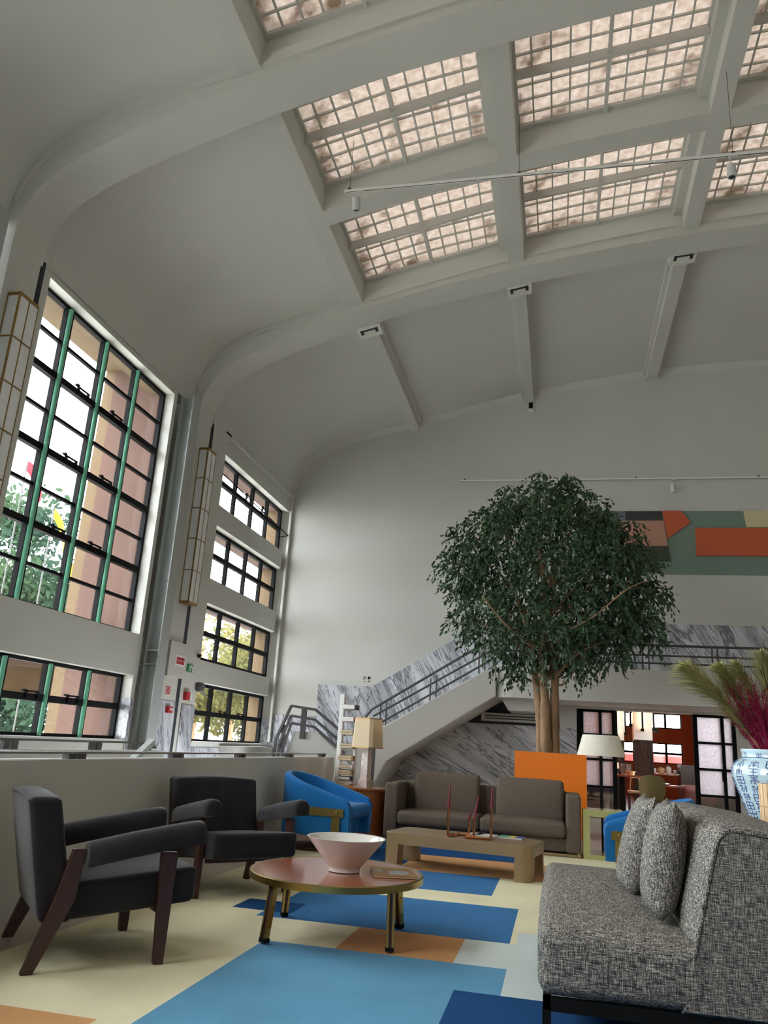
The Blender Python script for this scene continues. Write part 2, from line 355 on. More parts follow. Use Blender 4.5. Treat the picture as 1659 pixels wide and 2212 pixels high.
for (a, b) in ((-4.2, 1.52), (2.0, 6.40), (6.93, 11.2)):
    strip(cl, -6.0, -3.36, a, b, zc, 0.12); strip(cl, 7.3, 9.2, a, b, zc, 0.12)
strip(cl, -6.0, 9.2, 11.73, 16.5, zc, 0.12)
struct('ceiling', cl, M['paint'], smooth=30)
# portal frames: curved beam over a pillar
for k, (a, b) in enumerate(FR):
    mb = MB(); loops = []
    for (x, z) in BEAM:
        loops.append([(x, a, z), (x, b, z), (x, b, z+0.75), (x, a, z+0.75)])
    loops[0] = [(-5.86, a, 6.2), (-5.86, b, 6.2), (-6.35, b, 6.2), (-6.35, a, 6.2)]
    for i in range(1, 10):
        x, z = BEAM[i]; t = i/9.0
        loops[i] = [(x, a, z), (x, b, z), (-6.35*(1-t)+x*t, b, z+0.75*t+0.3*(1-t)), (-6.35*(1-t)+x*t, a, z+0.75*t+0.3*(1-t))]
    mb.loft(loops); mb.box(-6.35, -5.86, a, b-.03, -1.5, 6.205)
    struct('trim_%d' % (k+1), mb, M['paint'], smooth=30)
    # stepped fascia on the face of the beam
    m2 = MB(); ls = []
    for (x, z) in CEIL:
        if -5.95 <= x <= 9: ls.append([(x+0.01, a-0.04, z-0.10), (x+0.01, a, z-0.10), (x, a, z+0.05), (x, a-0.04, z+0.05)])
    m2.loft(ls)
    struct('trim_%d' % (k+11), m2, M['paint'], smooth=30)
# cross beams between the skylights and long ribs
n = 20
for (a, b) in ((8.82, 9.13), (3.95, 4.26)):
    mb = MB(); strip(mb, -3.2, 9.1, a, b, zr_, 0.62); n += 1; struct('trim_%d' % n, mb, M['paint'], smooth=30)
for (x0, x1) in RIBS:
    for (a, b) in ((-4.2, 1.55), (1.97, 6.42), (6.91, 11.22)):
        mb = MB(); mb.prism([(x0, zr_(x0)), (x1, zr_(x1)), (x1, zr_(x1)+0.66), (x0, zr_(x0)+0.66)], 'y', a, b)
        n += 1; struct('trim_%d' % n, mb, M['paint'])
for (x0, x1) in SR:
    mb = MB(); mb.prism([(x0+.02, zc(x0)-0.18), (x1-.02, zc(x1)-0.18), (x1-.02, zc(x1)+0.05), (x0+.02, zc(x0)+0.05)], 'y', 11.7, 16.5)
    mb.prism([(x0-.05, zc(x0)-0.07), (x1+.05, zc(x1)-0.07), (x1+.05, zc(x1)+0.05), (x0-.05, zc(x0)+0.05)], 'y', 11.7, 16.5)
    n += 1; struct('trim_%d' % n, mb, M['paint'])
    # steel seat bracket where the rib meets the frame
    if x0 < 4:
        e = 'the first' if x0 < -3 else ('the middle' if x0 < 0 else 'the third')
        t = thing('beam_bracket', 'grey bracket seat with black slot under %s ceiling rib counted from the tall windows' % e, 'bracket', ((x0+x1)/2, 11.85, zc(x0)-0.3), 'brackets at the ceiling ribs')
        z0 = zc((x0+x1)/2)-0.27; xc = (x0+x1)/2; sl = zc(x1)-zc(x0); g = sl/(x1-x0)
        mb = MB()
        P = lambda x, z: (x, z+g*(x-xc))
        mb.prism([P(xc-.34, z0+.33), P(xc-.20, z0+.09), P(xc+.20, z0+.09), P(xc+.34, z0+.33)], 'y', 11.72, 11.85)
        mb.prism([P(xc-.20, z0+.0), P(xc+.20, z0+.0), P(xc+.20, z0+.05), P(xc-.20, z0+.05)], 'y', 11.72, 12.02)
        mb.prism([P(xc-.20, z0+.05), P(xc-.14, z0+.05), P(xc-.14, z0+.12), P(xc-.20, z0+.12)], 'y', 11.85, 12.02)
        mb.prism([P(xc+.14, z0+.05), P(xc+.20, z0+.05), P(xc+.20, z0+.12), P(xc+.14, z0+.12)], 'y', 11.85, 12.02)
        obj('seat_plate', mb, M['plate'], t)
        mb = MB(); mb.prism([P(xc-.15, z0-.006), P(xc+.15, z0-.006), P(xc+.15, z0+.01), P(xc-.15, z0+.01)], 'y', 11.745, 11.79)
        mb.prism([P(xc-.15, z0-.004), P(xc-.10, z0-.004), P(xc-.10, z0+.01), P(xc-.15, z0+.01)], 'y', 11.74, 11.88)
        mb.prism([P(xc+.10, z0-.004), P(xc+.15, z0-.004), P(xc+.15, z0+.01), P(xc+.10, z0+.01)], 'y', 11.74, 11.88)
        obj('slot', mb, M['slot'], t)
# moulding where vault meets the back wall
mb = MB(); ls = []
for (x, z) in CEIL:
    if x > -5.98: ls.append([(x, 16.36, z-.005), (x, 16.5, z-.10), (x, 16.5, z+.06), (x, 16.36, z+.06)])
mb.loft(ls); struct('trim_60', mb, M['paint'], smooth=30)

# skylights: frame, glazing bars, figured glass
GOFF = 0.54
def skylight(k, x0, x1, y0, y1):
    t = sthing('window_%d' % k, ((x0+x1)/2, (y0+y1)/2, zb((x0+x1)/2)+GOFF))
    xa, xb = x0-.005, x1-.13; f = lambda x: zb(x)+GOFF
    N = 10; R = 8; g = MB(); loops = []
    for i in range(N+1):
        x = xa+(xb-xa)*i/N; loops.append([(x, y0, f(x)+.02), (x, y1, f(x)+.02)])
    g.loft(loops, closed=False, caps=False); obj('skylight_glass', g, M['skyglass'], t)
    b = MB()
    for i in range(1, N):
        if i == N//2: continue
        x = xa+(xb-xa)*i/N; b.bar((x, y0, f(x)), (x, y1, f(x)), .022, .03)
    for j in range(1, R):
        if j == R//2: continue
        y = y0+(y1-y0)*j/R
        for i in range(N):
            xA = xa+(xb-xa)*i/N; xB = xa+(xb-xa)*(i+1)/N; b.bar((xA, y, f(xA)), (xB, y, f(xB)), .022, .03)
    obj('glazing_bars', b, M['paint'], t)
    b = MB(); ym = (y0+y1)/2; xm = (xa+xb)/2
    b.bar((xa, ym, f(xa)-.05), (xb, ym, f(xb)-.05), .045, .13)
    b.bar((xm, y0+.1, f(xm)-.04), (xm, y1+.03, f(xm)-.04), .045, .09)
    obj('centre_bars', b, M['paint'], t)
    b = MB()
    for (p, q) in (((xa, y0+.02), (xb, y0+.02)), ((xa, y1-.03), (xb, y1-.03)), ((xa+.015, y0), (xa+.015, y1)), ((xb-.015, y0), (xb-.015, y1))):
        b.bar((p[0], p[1], f(p[0])), (q[0], q[1], f(q[0])), .06, .05)
    b.box(xb-.01, x1+.02, y0, y1, f(xb)-.10, f(xb)+.1)
    b.prism([(xb, f(xb)-.16), (x1+.02, f(x1)-.16), (x1+.02, f(x1)-.08), (xb, f(xb)-.08)], 'y', y0, y1)
    obj('skylight_frame', b, M['paint'], t)
k = 20
for i in range(4):
    x0 = RIBS[i][1]; x1 = RIBS[i+1][0]
    for (y0, y1) in ((6.93, 8.82), (9.13, 11.2), (2.0, 3.95), (4.26, 6.40)):
        k += 1; skylight(k, x0, x1, y0, y1)
    k += 1; skylight(k, x0, x1, -4.2, 1.52)
mb = MB()
for (a, b) in ((-4.2, 1.52), (2.0, 6.38), (6.87, 11.1)): mb.box(9.0, 9.2, a, b, 9.0, 9.3)

# ---------------------------------------------------------------- window wall
wl_ = MB(); XI, XO = -6.0, -6.4
for y0 in (7.05, 2.2, -2.65):           # three like bays
    ya, yb = y0, y0+3.52
    wl_.box(XO, XI, ya-.2, yb+.10, -1.5, .93); wl_.box(XO, XI, ya-.2, yb+.10, 1.84, 2.43); wl_.box(XO, XI, ya-.2, yb+.55, 6.36, 7.4); wl_.box(XO, XI, ya-.2, yb+.10, 6.28, 6.37)
    wl_.box(XO, -6.32, yb+.09, yb+.55, -1.5, 6.4)
    for (za, zb_) in ((.93, 1.84), (2.43, 6.28)):
        wl_.box(XO, XI, ya-.2, ya, za, zb_); wl_.box(XO, XI, yb, yb+.10, za, zb_)
wl_.box(XO, XI, -4.4, -2.85, -1.5, 7.4)
# far bay with four stacked windows
wl_.box(XO, -5.9, 11.87, 12.42, -1.5, 6.5); wl_.box(XO, XI, 12.42, 12.7, -1.5, 7.4); wl_.box(XO, -6.06, 11.68, 11.88, -1.5, 7.2)
wl_.box(XO, -5.93, 11.66, 12.72, 6.30, 7.4)
wl_.box(XO, XI, 12.7, 16.5, 6.06, 7.4); wl_.box(XO, XI, 12.7, 16.5, -1.5, .93)
for (za, zb_) in ((4.70, 5.08), (3.29, 3.72), (1.93, 2.30)):
    wl_.prism([(-6.4, 12.7), (-6.0, 12.7), (-6.0, 16.17), (-6.16, 16.45), (-6.4, 16.45)], 'z', za, zb_)
wl_.prism([(-6.4, 16.33), (-6.2, 16.33), (-6.0, 16.5), (-6.0, 16.75), (-6.4, 16.75)], 'z', -1.5, 6.1)
struct('wall_left', wl_, M['paint'])
# dark service slots beside the pillars
for (ya, k) in ((11.695, 31), (6.895, 32)):
    mb = MB(); mb.box(-6.055, -5.89, ya, ya+(.185 if ya > 10 else .125), -1.5, 6.3); struct('trim_%d' % (100+k), mb, M['slot'])
# strip wall between the near pillar and its window
mb = MB(); mb.box(-6.2, -5.92, 7.0, 7.17, -1.5, 6.45); struct('trim_140', mb, M['paint'])
mb = MB(); mb.box(-6.0, -5.95, 16.40, 16.5, 1.0, 6.6); struct('trim_141', mb, M['paint'])
mb = MB(); mb.box(-6.0, -5.93, 12.4, 16.4, 6.40, 6.44); struct('trim_143', mb, M['paint'])
# marble dado along the window wall
mb = MB()
mb.box(-6.0, -5.985, 10.57, 10.67, -1.5, 1.52); mb.box(-6.2, -5.985, 10.565, 10.575, .95, 1.52); mb.box(-5.87, -5.845, 11.2, 11.69, -1.5, 1.54); mb.box(-5.9, -5.88, 12.0, 12.42, -1.5, 1.52); mb.box(-6.0, -5.985, 12.42, 12.7, -1.5, 1.5)
mb.prism([(-6.19, 16.33), (-5.99, 16.49), (-5.99, 16.5), (-6.2, 16.4)], 'z', -1.5, 1.5)
mb.box(-6.0, -5.985, 12.7, 16.45, -1.5, .86)
struct('baseboard_left', mb, M['marble3'])
mb = MB(); mb.box(-6.2, -5.97, 12.7, 16.4, .93, .955); mb.box(-6.2, -5.985, 7.05, 10.57, .925, .945); mb.box(-6.0, -5.7, 13.9, 15.9, .55, .9); struct('trim_142', mb, M['paint'])

def glazing(k, ys, zs, thick, x=-6.2, green=False, stays=(), win='window'):
    t = sthing('window_%d' % k, (x, (ys[0]+ys[-1])/2, zs[0]))
    g = MB(); g.box(x-.006, x, ys[0], ys[-1], zs[0], zs[-1]); obj('panes', g, M['glass'], t)
    b = MB()
    for y in (ys[0], ys[-1]): b.box(x-.03, x+.045, y-.042, y+.042, zs[0], zs[-1])
    for z in (zs[0], zs[-1]): b.box(x-.03, x+.045, ys[0], ys[-1], z-.034, z+.034)
    obj('frame', b, M['black'], t)
    b = MB()
    for y in ys[1:-1]:
        w = .068 if green else .034
        b.box(x-.03, x+.04, y-w, y+w, zs[0], zs[-1])
    for i, z in enumerate(zs[1:-1]):
        w = .042 if (i in thick) else .02
        b.box(x-.03, x+(.05 if i in thick else .02), ys[0], ys[-1], z-w, z+w)
    obj('glazing_bars', b, M['black'], t)
    if green:
        for y in ys[1:-1]:
            mb = MB(); mb.tube([(x+.045, y-.022, zs[0]), (x+.045, y-.022, zs[-1]-.02)], .036, 10); obj('mullion', mb, M['green'], t, smooth=True)
    for (y, z) in stays:
        mb = MB(); mb.box(x+.05, x+.07, y-.14, y+.16, z+.055, z+.075); mb.box(x+.03, x+.07, y+.14, y+.16, z-.02, z+.075); mb.box(x+.03, x+.07, y-.08, y-.06, z-.02, z+.075); mb.box(x+.05, x+.10, y-.16, y-.12, z+.06, z+.08)
        obj('window_stay', mb, M['black'], t)
    return t
Y1 = [7.08, 7.97, 8.84, 9.70, 10.56]
Z1 = [2.44, 2.92, 3.39, 3.86, 4.33, 4.81, 5.29, 5.77, 6.27]
glazing(1, Y1, Z1, (1, 3, 5), green=True, stays=[(y, z) for y in (8.45, 9.3) for z in (3.39, 4.33, 5.29)])
w2 = glazing(2, Y1, [.95, 1.39, 1.83], (0,), green=True, stays=[(8.5, 1.39), (9.35, 1.39)])
glazing(3, [y-4.85 for y in Y1], Z1, (1, 3, 5), green=True)
glazing(4, [y-4.85 for y in Y1], [.95, 1.39, 1.83], (0,), green=True)
Y2 = [12.72, 13.72, 14.62, 15.48, 16.32]
w5 = glazing(5, Y2, [5.14, 5.62, 6.06], (0,), stays=[(14.3, 5.7), (15.2, 5.7)])
glazing(6, Y2, [3.76, 4.22, 4.68], (0,))
glazing(7, Y2, [2.34, 2.80, 3.27], (0,))
w8 = glazing(8, Y2, [.955, 1.43, 1.91], (0,), stays=[(14.2, 1.43), (15.1, 1.43)])
# opening rod in front of the topmost far window
t = thing('window_opening_rod', 'thin black opening rod with brackets across the topmost far window', 'rod', (-6.05, 14.6, 5.5))
mb = MB(); mb.tube([(-6.05, 12.75, 5.72), (-5.98, 16.40, 5.50)], .012, 6); obj('rod', mb, M['black'], t)
for y in (14.1, 15.0):
    mb = MB(); mb.tube([(-6.17, y-.1, 5.66), (-6.03, y+.1, 5.60), (-6.05, y+.12, 5.78)], .010, 5); obj('arm', mb, M['black'], t)
mb = MB(); mb.tube([(-5.98, 16.40, 5.50), (-6.17, 16.2, 5.40)], .010, 5); obj('arm', mb, M['black'], t)

# ---------------------------------------------------------------- back wall, other walls, floor
DX0, DX1, DZ = .35, 3.28, 2.0
bw = MB()
bw.box(-6.4, DX0, 16.5, 16.7, -1.5, 10.2); bw.box(DX1, 9.2, 16.5, 16.7, -1.5, 10.2); bw.box(DX0, DX1, 16.5, 16.7, DZ, 10.2)
struct('wall_back', bw, M['paint'])
rw = MB()
rw.box(9.0, 9.2, -4.4, 16.7, -1.5, 9.4)
struct('wall_right', rw, M['paint'])
fwall = MB(); fwall.box(-6.4, 9.2, -4.4, -4.2, -1.5, 10.2)
struct('wall_front', fwall, M['paint'])
fl = MB(); fl.box(-3.2, 9.0, -4.2, 16.7, -.2, 0); fl.box(-3.85, -3.2, 11.2, 16.5, -.2, 0); fl.box(-6.0, -3.2, -4.2, 16.5, -1.6, -1.5)
struct('floor', fl, M['floor'])

# marble on the back wall
mb = MB()
mb.prism([(-5.0, -1.5), (-5.0, 2.235), (-3.82, 2.245), (-1.39, 3.722), (8.9, 3.722), (8.9, 2.3), (-1.2, 2.3), (-3.7, .6), (-3.7, -1.5)], 'y', 16.465, 16.5)
struct('baseboard_back', mb, M['marble'])
mb = MB(); mb.box(-6.0, -5.0, 16.475, 16.5, -1.5, 1.575); struct('trim_150', mb, M['marble'])
mb = MB()
mb.prism([(-3.55, 0), (-1.82, 0), (-1.82, 1.615), (-3.0, .95), (-3.55, .55)], 'y', 16.468, 16.5)
for (a, b) in ((-1.815, -.945), (-.94, -.07), (-.065, DX0-.01)): mb.box(a, b, 16.468, 16.5, 0, 1.615)
struct('trim_151', mb, M['marble2'])

# stair along the back wall and the gallery it climbs to
mb = MB()
mb.prism([(-1.13, 2.64), (-3.55, 1.21), (-3.75, 1.0), (-3.75, 0), (-3.46, 0), (-3.33, .35), (-3.10, .80), (-1.12, 2.06)], 'y', 14.9, 15.04)
mb.prism([(-1.12, 2.06), (-3.10, .80), (-3.33, .35), (-3.46, 0), (-3.7, 0), (-3.55, .5), (-3.3, 1.0), (-1.12, 2.38)], 'y', 15.03, 16.47)
struct('trim_160', mb, M['paint'], bevel=.02)
mb = MB()
pl = [(-1.16, 15.25)] + [(-1.16+.32*(1-math.cos(a)), 15.22-.32*math.sin(a)) for a in [PI/2*i/8 for i in range(9)]] + [(8.9, 14.9), (8.9, 15.06), (-.7, 15.06), (-1.0, 15.25)]
mb.prism(pl, 'z', 2.19, 2.64)
pl2 = [(-1.17, 16.4), (-1.17, 15.25)] + [(-1.17+.33*(1-math.cos(a)), 15.215-.335*math.sin(a)) for a in [PI/2*i/8 for i in range(9)]] + [(8.9, 14.88), (8.9, 16.47), (-1.17, 16.47)]
mb.prism(pl2, 'z', 2.05, 2.19)
struct('trim_161', mb, M['paint'], smooth=30)
mb = MB(); mb.prism([(-1.05, 2.055), (-.35, 2.055), (-.48, 1.84), (-.92, 1.84)], 'y', 15.3, 16.47); struct('trim_162', mb, M['paint'])
t = thing('stair_railing', 'dark railing of three bars climbing with the stair on the back wall', 'railing', (-2.3, 14.97, 1.2))
for nm, pts in (('handrail', [(-3.66, 14.97, 1.02), (-3.63, 14.97, 1.35), (-3.56, 14.97, 1.58), (-3.45, 14.97, 1.72), (-3.29, 14.97, 1.82), (-1.35, 14.97, 3.03), (-1.14, 14.97, 3.09), (-.9, 14.97, 3.09)]),
                ('rail', [(-3.42, 14.97, 1.59), (-3.28, 14.97, 1.67), (-1.32, 14.97, 2.84), (-1.14, 14.97, 2.91), (-.9, 14.97, 2.91)]),
                ('rail', [(-3.36, 14.97, 1.42), (-3.2, 14.97, 1.52), (-1.3, 14.97, 2.68), (-1.14, 14.97, 2.77), (-.9, 14.97, 2.77)])):
    mb = MB(); mb.tube(pts, .020 if nm == 'rail' else .024, 8); obj(nm, mb, M['rail'], t, smooth=True)
for x in (-3.28, -3.17, -2.35, -2.24, -1.45, -1.34):
    z0 = 1.44+(x+3.17)*.588; mb = MB(); mb.box(x-.013, x+.013, 14.955, 14.985, z0-.02, z0+.42); obj('baluster', mb, M['rail'], t)
t = thing('gallery_railing', 'dark railing of three long bars along the gallery edge', 'railing', (4, 14.97, 2.64))
for nm, z, r in (('handrail', 3.09, .024), ('rail', 2.91, .018), ('rail', 2.77, .018)):
    mb = MB(); mb.tube([(-.88, 14.97, z), (8.8, 14.97, z)], r, 8); obj(nm, mb, M['rail'], t)
for x in (-.7, -.6, .32, .42, 1.48, 1.59, 2.66, 2.75, 3.83, 3.92, 5.0, 5.1): 
    mb = MB(); mb.box(x-.013, x+.013, 14.955, 14.985, 2.63, 3.09); obj('baluster', mb, M['rail'], t)
mb = MB(); mb.prism([(-2.4, 1.62), (-.42, 1.62), (-.42, 2.05), (-1.13, 2.05), (-1.75, 1.66)], 'y', 16.478, 16.5); struct('trim_164', mb, M['slot'])  # flat dark panel painting in the shade of the recess under the gallery
t = thing('air_vent', 'long white linear air vent in the wall under the gallery', 'vent', (-1.0, 16.45, 1.67))
mb = MB(); mb.box(-1.52, -.1, 16.40, 16.5, 1.67, 1.83); obj('vent_frame', mb, M['paint'], t, bevel=.006)
mb = MB(); mb.box(-1.45, -.17, 16.39, 16.402, 1.715, 1.735); mb.box(-1.45, -.17, 16.39, 16.402, 1.765, 1.785); obj('slot', mb, M['slot'], t)
# lower stair landing near the corner
mb = MB(); mb.prism([(-5.26, .5), (-5.26, .80), (-5.11, 1.25), (-4.61, 1.23), (-4.05, .80), (-3.8, .5)], 'y', 15.45, 15.6); mb.box(-5.0, -3.75, 15.6, 16.46, .6, 1.0)
mb.box(-5.45, -3.75, 14.2, 16.46, -1.5, .5)
struct('trim_163', mb, M['paint'], bevel=.012)
t = thing('landing_railing', 'dark flat-bar railing bent around the small stair landing near the corner', 'railing', (-5.0, 15.4, .5))
for k_, (dz, w) in enumerate(((0, .05), (-.19, .03), (-.33, .03))):
    mb = MB(); s = k_*.055
    p = [(-5.46+s*1.5, 15.40, .45), (-5.46+s*1.5, 15.40, 1.06+dz*.4), (-5.2+s*.3, 15.40, 1.72+dz), (-4.69, 15.40, 1.67+dz), (-4.05, 15.42, 1.22+dz)]
    for a, b in zip(p, p[1:]): mb.bar(a, b, .05, w, up=(0, 1, 0))
    obj('handrail' if k_ == 0 else 'rail', mb, M['rail'], t)
mb = MB(); mb.box(-4.98, -4.88, 15.40, 15.46, 1.1, 1.70); obj('post', mb, M['rail'], t)
mb = MB(); mb.box(-5.36, -5.29, 15.40, 15.46, .9, 1.35); obj('post', mb, M['rail'], t)

# parapet with flat rail on standoffs
mb = MB(); mb.prism([(-4.2, -1.5), (-4.2, .885), (11.03, .885), (11.1, .84), (11.12, .75), (11.12, -1.5)], 'x', -3.22, -3.05); struct('wall_parapet', mb, M['paint'])
t = thing('parapet_rail', 'flat brushed steel rail on short standoffs along the long low parapet', 'rail', (-3.13, 6, .885))
mb = MB(); mb.box(-3.17, -3.10, -4.0, 10.85, .918, .932); obj('handrail', mb, mat('brushed_steel', S(150, 152, 152), .3, .8), t, bevel=.003)
for y in (2.0, 3.45, 4.92, 6.4, 7.82, 9.36, 10.75):
    for dy in (-.10, .02): obj('standoff', MB().box(-3.16, -3.11, y+dy, y+dy+.08, .88, .918), M['rail'], t)
mb = MB(); mb.box(-4.9, -4.72, -2.0, 9.3, -1.5, .86); struct('wall_stairwell', mb, M['paint'])
t = thing('stairwell_rail', 'dark stairwell rail with a down-curved end below the windows', 'rail', (-4.81, 5, .86))
mb = MB(); pts = [(-4.81, -1.9, .945), (-4.81, 8.95, .945), (-4.81, 9.1, .93), (-4.81, 9.2, .89)]
for a, b in zip(pts, pts[1:]): mb.bar(a, b, .07, .02)
obj('handrail', mb, M['rail'], t)
for y in (6.5, 7.9, 9.0):
    for dy in (-.10, .02): obj('standoff', MB().box(-4.83, -4.79, y+dy, y+dy+.08, .85, .935), M['rail'], t)
t = obj('stair_flat_bar', MB().bar((-4.0, 2.9, -1.5), (-4.0, 7.6, .99), .05, .07, up=(1, 0, 0)), M['steel_paint']); tag(t, 'slanted pale blue steel bar rising behind the long parapet', 'rail')

# ---------------------------------------------------------------- things on the window wall
t = thing('steel_column', 'grey blue steel I-beam column standing against the far pillar', 'column', (-5.85, 10.87, -1.5))
mb = MB(); mb.box(-5.765, -5.75, 10.75, 11.02, -1.5, 6.34); mb.box(-5.97, -5.955, 10.75, 11.02, -1.5, 6.34); mb.box(-5.955, -5.765, 10.88, 10.895, -1.5, 6.34); obj('beam', mb, M['steel_paint'], t)
for z in (2.02, 2.22):
    mb = MB(); mb.box(-6.15, -5.765, 10.752, 10.88, z, z+.014); obj('stiffener', mb, M['steel_paint'], t)
dup(t, (-5.85, 6.02, -1.5), 0, 'grey blue steel I-beam column at the picture edge beside the nearer pillar')
def sconce(y, z0, z1, label):
    t = thing('wall_sconce', label, 'wall lamp', (-5.86, y+.16, z0), 'tall sconces on the pillars')
    x0, x1, y1 = -5.86, -5.695, y+.31
    mb = MB(); mb.box(x0, x1-.004, y+.004, y1-.004, z0+.02, z1-.02); obj('lamp_glass', mb, M['sconce_glass'], t)
    mb = MB(); r = .011
    for (x, yy, w) in ((x1, y, .016), (x1, y1, .008), (x0+.01, y, .01), (x0+.01, y1, .008)): mb.box(x-w, x+.002, yy-w*.6, yy+w*.6, z0, z1)
    mb.box(x1-.004, x1+.003, (y+y1)/2-.006, (y+y1)/2+.006, z0, z1)
    for i in range(6):
        z = z0+(z1-z0)*i/5; w = .018 if i in (0, 5) else .008
        mb.box(x0, x1+.003, y-.003, y1+.003, z-w, z+w)
    obj('lamp_frame', mb, M['gold'], t)
    return t
sconce(11.385, 3.07, 5.66, 'tall brass edged sconce on the pillar between the two window bays')
sconce(6.5, 3.0, 5.57, 'tall brass edged sconce cut by the picture edge on the nearer pillar')
# fire cabinet and signs on the far pillar
t = thing('fire_hose_cabinet', 'grey wall cabinet with a red ring sign on the far pillar', 'cabinet', (-5.86, 11.48, 1.9))
mb = MB(); mb.box(-5.86, -5.80, 11.2, 11.72, 1.9, 2.44); obj('cabinet_box', mb, M['paint'], t, bevel=.004)
def ring_sign(x, y0, y1, z0, z1, parent=None, **kw):
    hub = parent
    a = obj('sign_plate', MB().box(x, x+.008, y0, y1, z0, z1), M['white'], hub)
    w = (y1-y0)*.14; b = MB(); b.box(x+.008, x+.011, y0+w*.6, y1-w*.6, z0+w*.6, z1-w*.6); obj('sign_red', b, M['red'], hub)
    b = MB(); b.box(x+.011, x+.013, y0+w*1.4, y1-w*1.4, z0+w*1.4, z1-w*1.4); obj('sign_field', b, M['white'], hub)
    yc, zc_ = (y0+y1)/2, (z0+z1)/2; R = min(y1-y0, z1-z0)*.27; R2 = max(R, .04)
    b = MB(); b.add([(x+.015, yc+(y1-y0)*.27*math.cos(2*PI*i/20), zc_+min(R*1.3, (z1-z0)*.27)*math.sin(2*PI*i/20)) for i in range(20)], [tuple(range(20))]); obj('sign_ring', b, M['red'], hub)
    b = MB(); b.add([(x+.017, yc+(y1-y0)*.08*math.cos(2*PI*i/12), zc_+R*.35*math.sin(2*PI*i/12)) for i in range(12)], [tuple(range(12))]); obj('sign_dot', b, M['white'], hub)
ring_sign(-5.80, 11.40, 11.72, 2.08, 2.24, t)
t = thing('fire_alarm_sign', 'small upright white and red ring sign above the red call point', 'sign', (-5.86, 11.4, 1.6))
ring_sign(-5.86, 11.31, 11.48, 1.62, 1.77, t)
t = thing('fire_call_point', 'red fire alarm call point on the marble of the far pillar', 'alarm', (-5.845, 11.46, 1.37))
obj('call_box', MB().box(-5.845, -5.80, 11.38, 11.54, 1.36, 1.46), M['red'], t, bevel=.004); obj('call_button', MB().box(-5.80, -5.795, 11.44, 11.51, 1.40, 1.435), M['white'], t)
t = thing('exit_sign', 'green running figure exit sign beside the stacked windows', 'sign', (-5.9, 12.12, 2.04))
obj('sign_plate', MB().box(-5.9, -5.88, 12.02, 12.23, 2.04, 2.16), M['exit'], t)
b = MB(); b.disc((-5.878, 12.15, 2.142), .011, 10, 'x')
for p, q in (((12.14, 2.13), (12.11, 2.09)), ((12.14, 2.125), (12.18, 2.11)), ((12.13, 2.12), (12.08, 2.125)), ((12.11, 2.09), (12.14, 2.07)), ((12.14, 2.07), (12.13, 2.05)), ((12.11, 2.09), (12.07, 2.06))): b.bar((-5.878, p[0], p[1]), (-5.878, q[0], q[1]), .004, .014, up=(0, 1, 0))
b.box(-5.879, -5.878, 12.19, 12.22, 2.05, 2.14); obj('sign_figure', b, M['white'], t)
t = thing('fire_extinguisher_box', 'red alarm box with white labels below the exit sign', 'alarm', (-5.9, 12.13, 1.6))
obj('alarm_box', MB().box(-5.9, -5.84, 12.03, 12.16, 1.59, 1.72), M['red'], t); b = MB(); b.box(-5.89, -5.85, 12.17, 12.24, 1.60, 1.63); b.box(-5.89, -5.85, 12.17, 12.24, 1.645, 1.675); b.box(-5.89, -5.85, 12.17, 12.24, 1.69, 1.72); obj('label_plate', b, M['white'], t)
t = thing('security_camera', 'small dome camera on the pillar edge above the exit sign', 'camera', (-5.9, 12.33, 2.33))
obj('mount', MB().box(-5.9, -5.84, 12.28, 12.36, 2.35, 2.37), M['plastic'], t); obj('dome', MB().lathe([(.001, 2.29), (.025, 2.30), (.036, 2.325), (.036, 2.35)], 14, (-5.85, 12.33, 0)), M['black'], t, smooth=True)
t = thing('wall_spotlight', 'grey arm spotlight at the foot of the stacked windows', 'lamp', (-5.9, 12.5, 1.75))
mb = MB(); mb.rbox((-5.86, 12.52, 1.83), (.12, .2, .16), .05, 3); obj('lamp_head', mb, M['rail'], t, smooth=True); obj('arm', MB().tube([(-5.86, 12.55, 1.8), (-5.92, 12.95, 1.70)], .012, 6), M['rail'], t)
t = obj('window_sticker', MB().loft([[(-6.19, 13.4+.085*s_*math.cos(2*PI*i/28), 1.15+.085*s_*math.sin(2*PI*i/28)) for i in range(28)] for s_ in (1, .88)], True, False), M['red']); tag(t, 'thin red ring sticker on the lowest far window', 'sticker')
tag(obj('conduit_cover', MB().box(-6.30, -6.02, 10.70, 10.74, 1.72, 2.42), M['steel_paint'], bevel=.004), 'tall perforated grey cover plate behind the steel column', 'cover')

# ---------------------------------------------------------------- things on the back wall
t = thing('wall_mural', 'long wall relief of coloured boards above the gallery behind the tree', 'artwork', (4, 16.5, 4.74))
yb_ = 16.47
obj('backboard', MB().box(.4, 8.6, yb_, 16.5, 4.74, 6.07), M['teal'], t)
obj('slate_panel', MB().box(.5, 1.38, yb_-.012, yb_, 5.83, 6.07), M['slate'], t)
obj('charcoal_panel', MB().box(1.38, 2.115, yb_-.012, yb_, 5.86, 6.07), M['charc'], t)
obj('pink_panel', MB().prism([(1.1, 5.32), (2.19, 5.32), (2.135, 5.86), (1.1, 5.86)], 'y', yb_-.02, yb_), M['pink'], t)
obj('green_panel', MB().prism([(1.2, 5.0), (2.24, 5.0), (2.2, 5.32), (1.2, 5.32)], 'y', yb_-.014, yb_), M['darkgreen'], t)
obj('arrow_panel', MB().prism([(2.115, 6.07), (2.48, 6.07), (2.66, 5.82), (2.2, 5.48)], 'y', yb_-.03, yb_), M['terracotta'], t)
obj('terracotta_panel', MB().box(2.74, 7.0, yb_-.05, yb_, 5.12, 5.70), M['terracotta'], t)
obj('cream_panel', MB().prism([(3.72, 5.72), (5.6, 5.72), (5.6, 6.07), (3.68, 6.07)], 'y', yb_-.02, yb_), M['cream'], t)
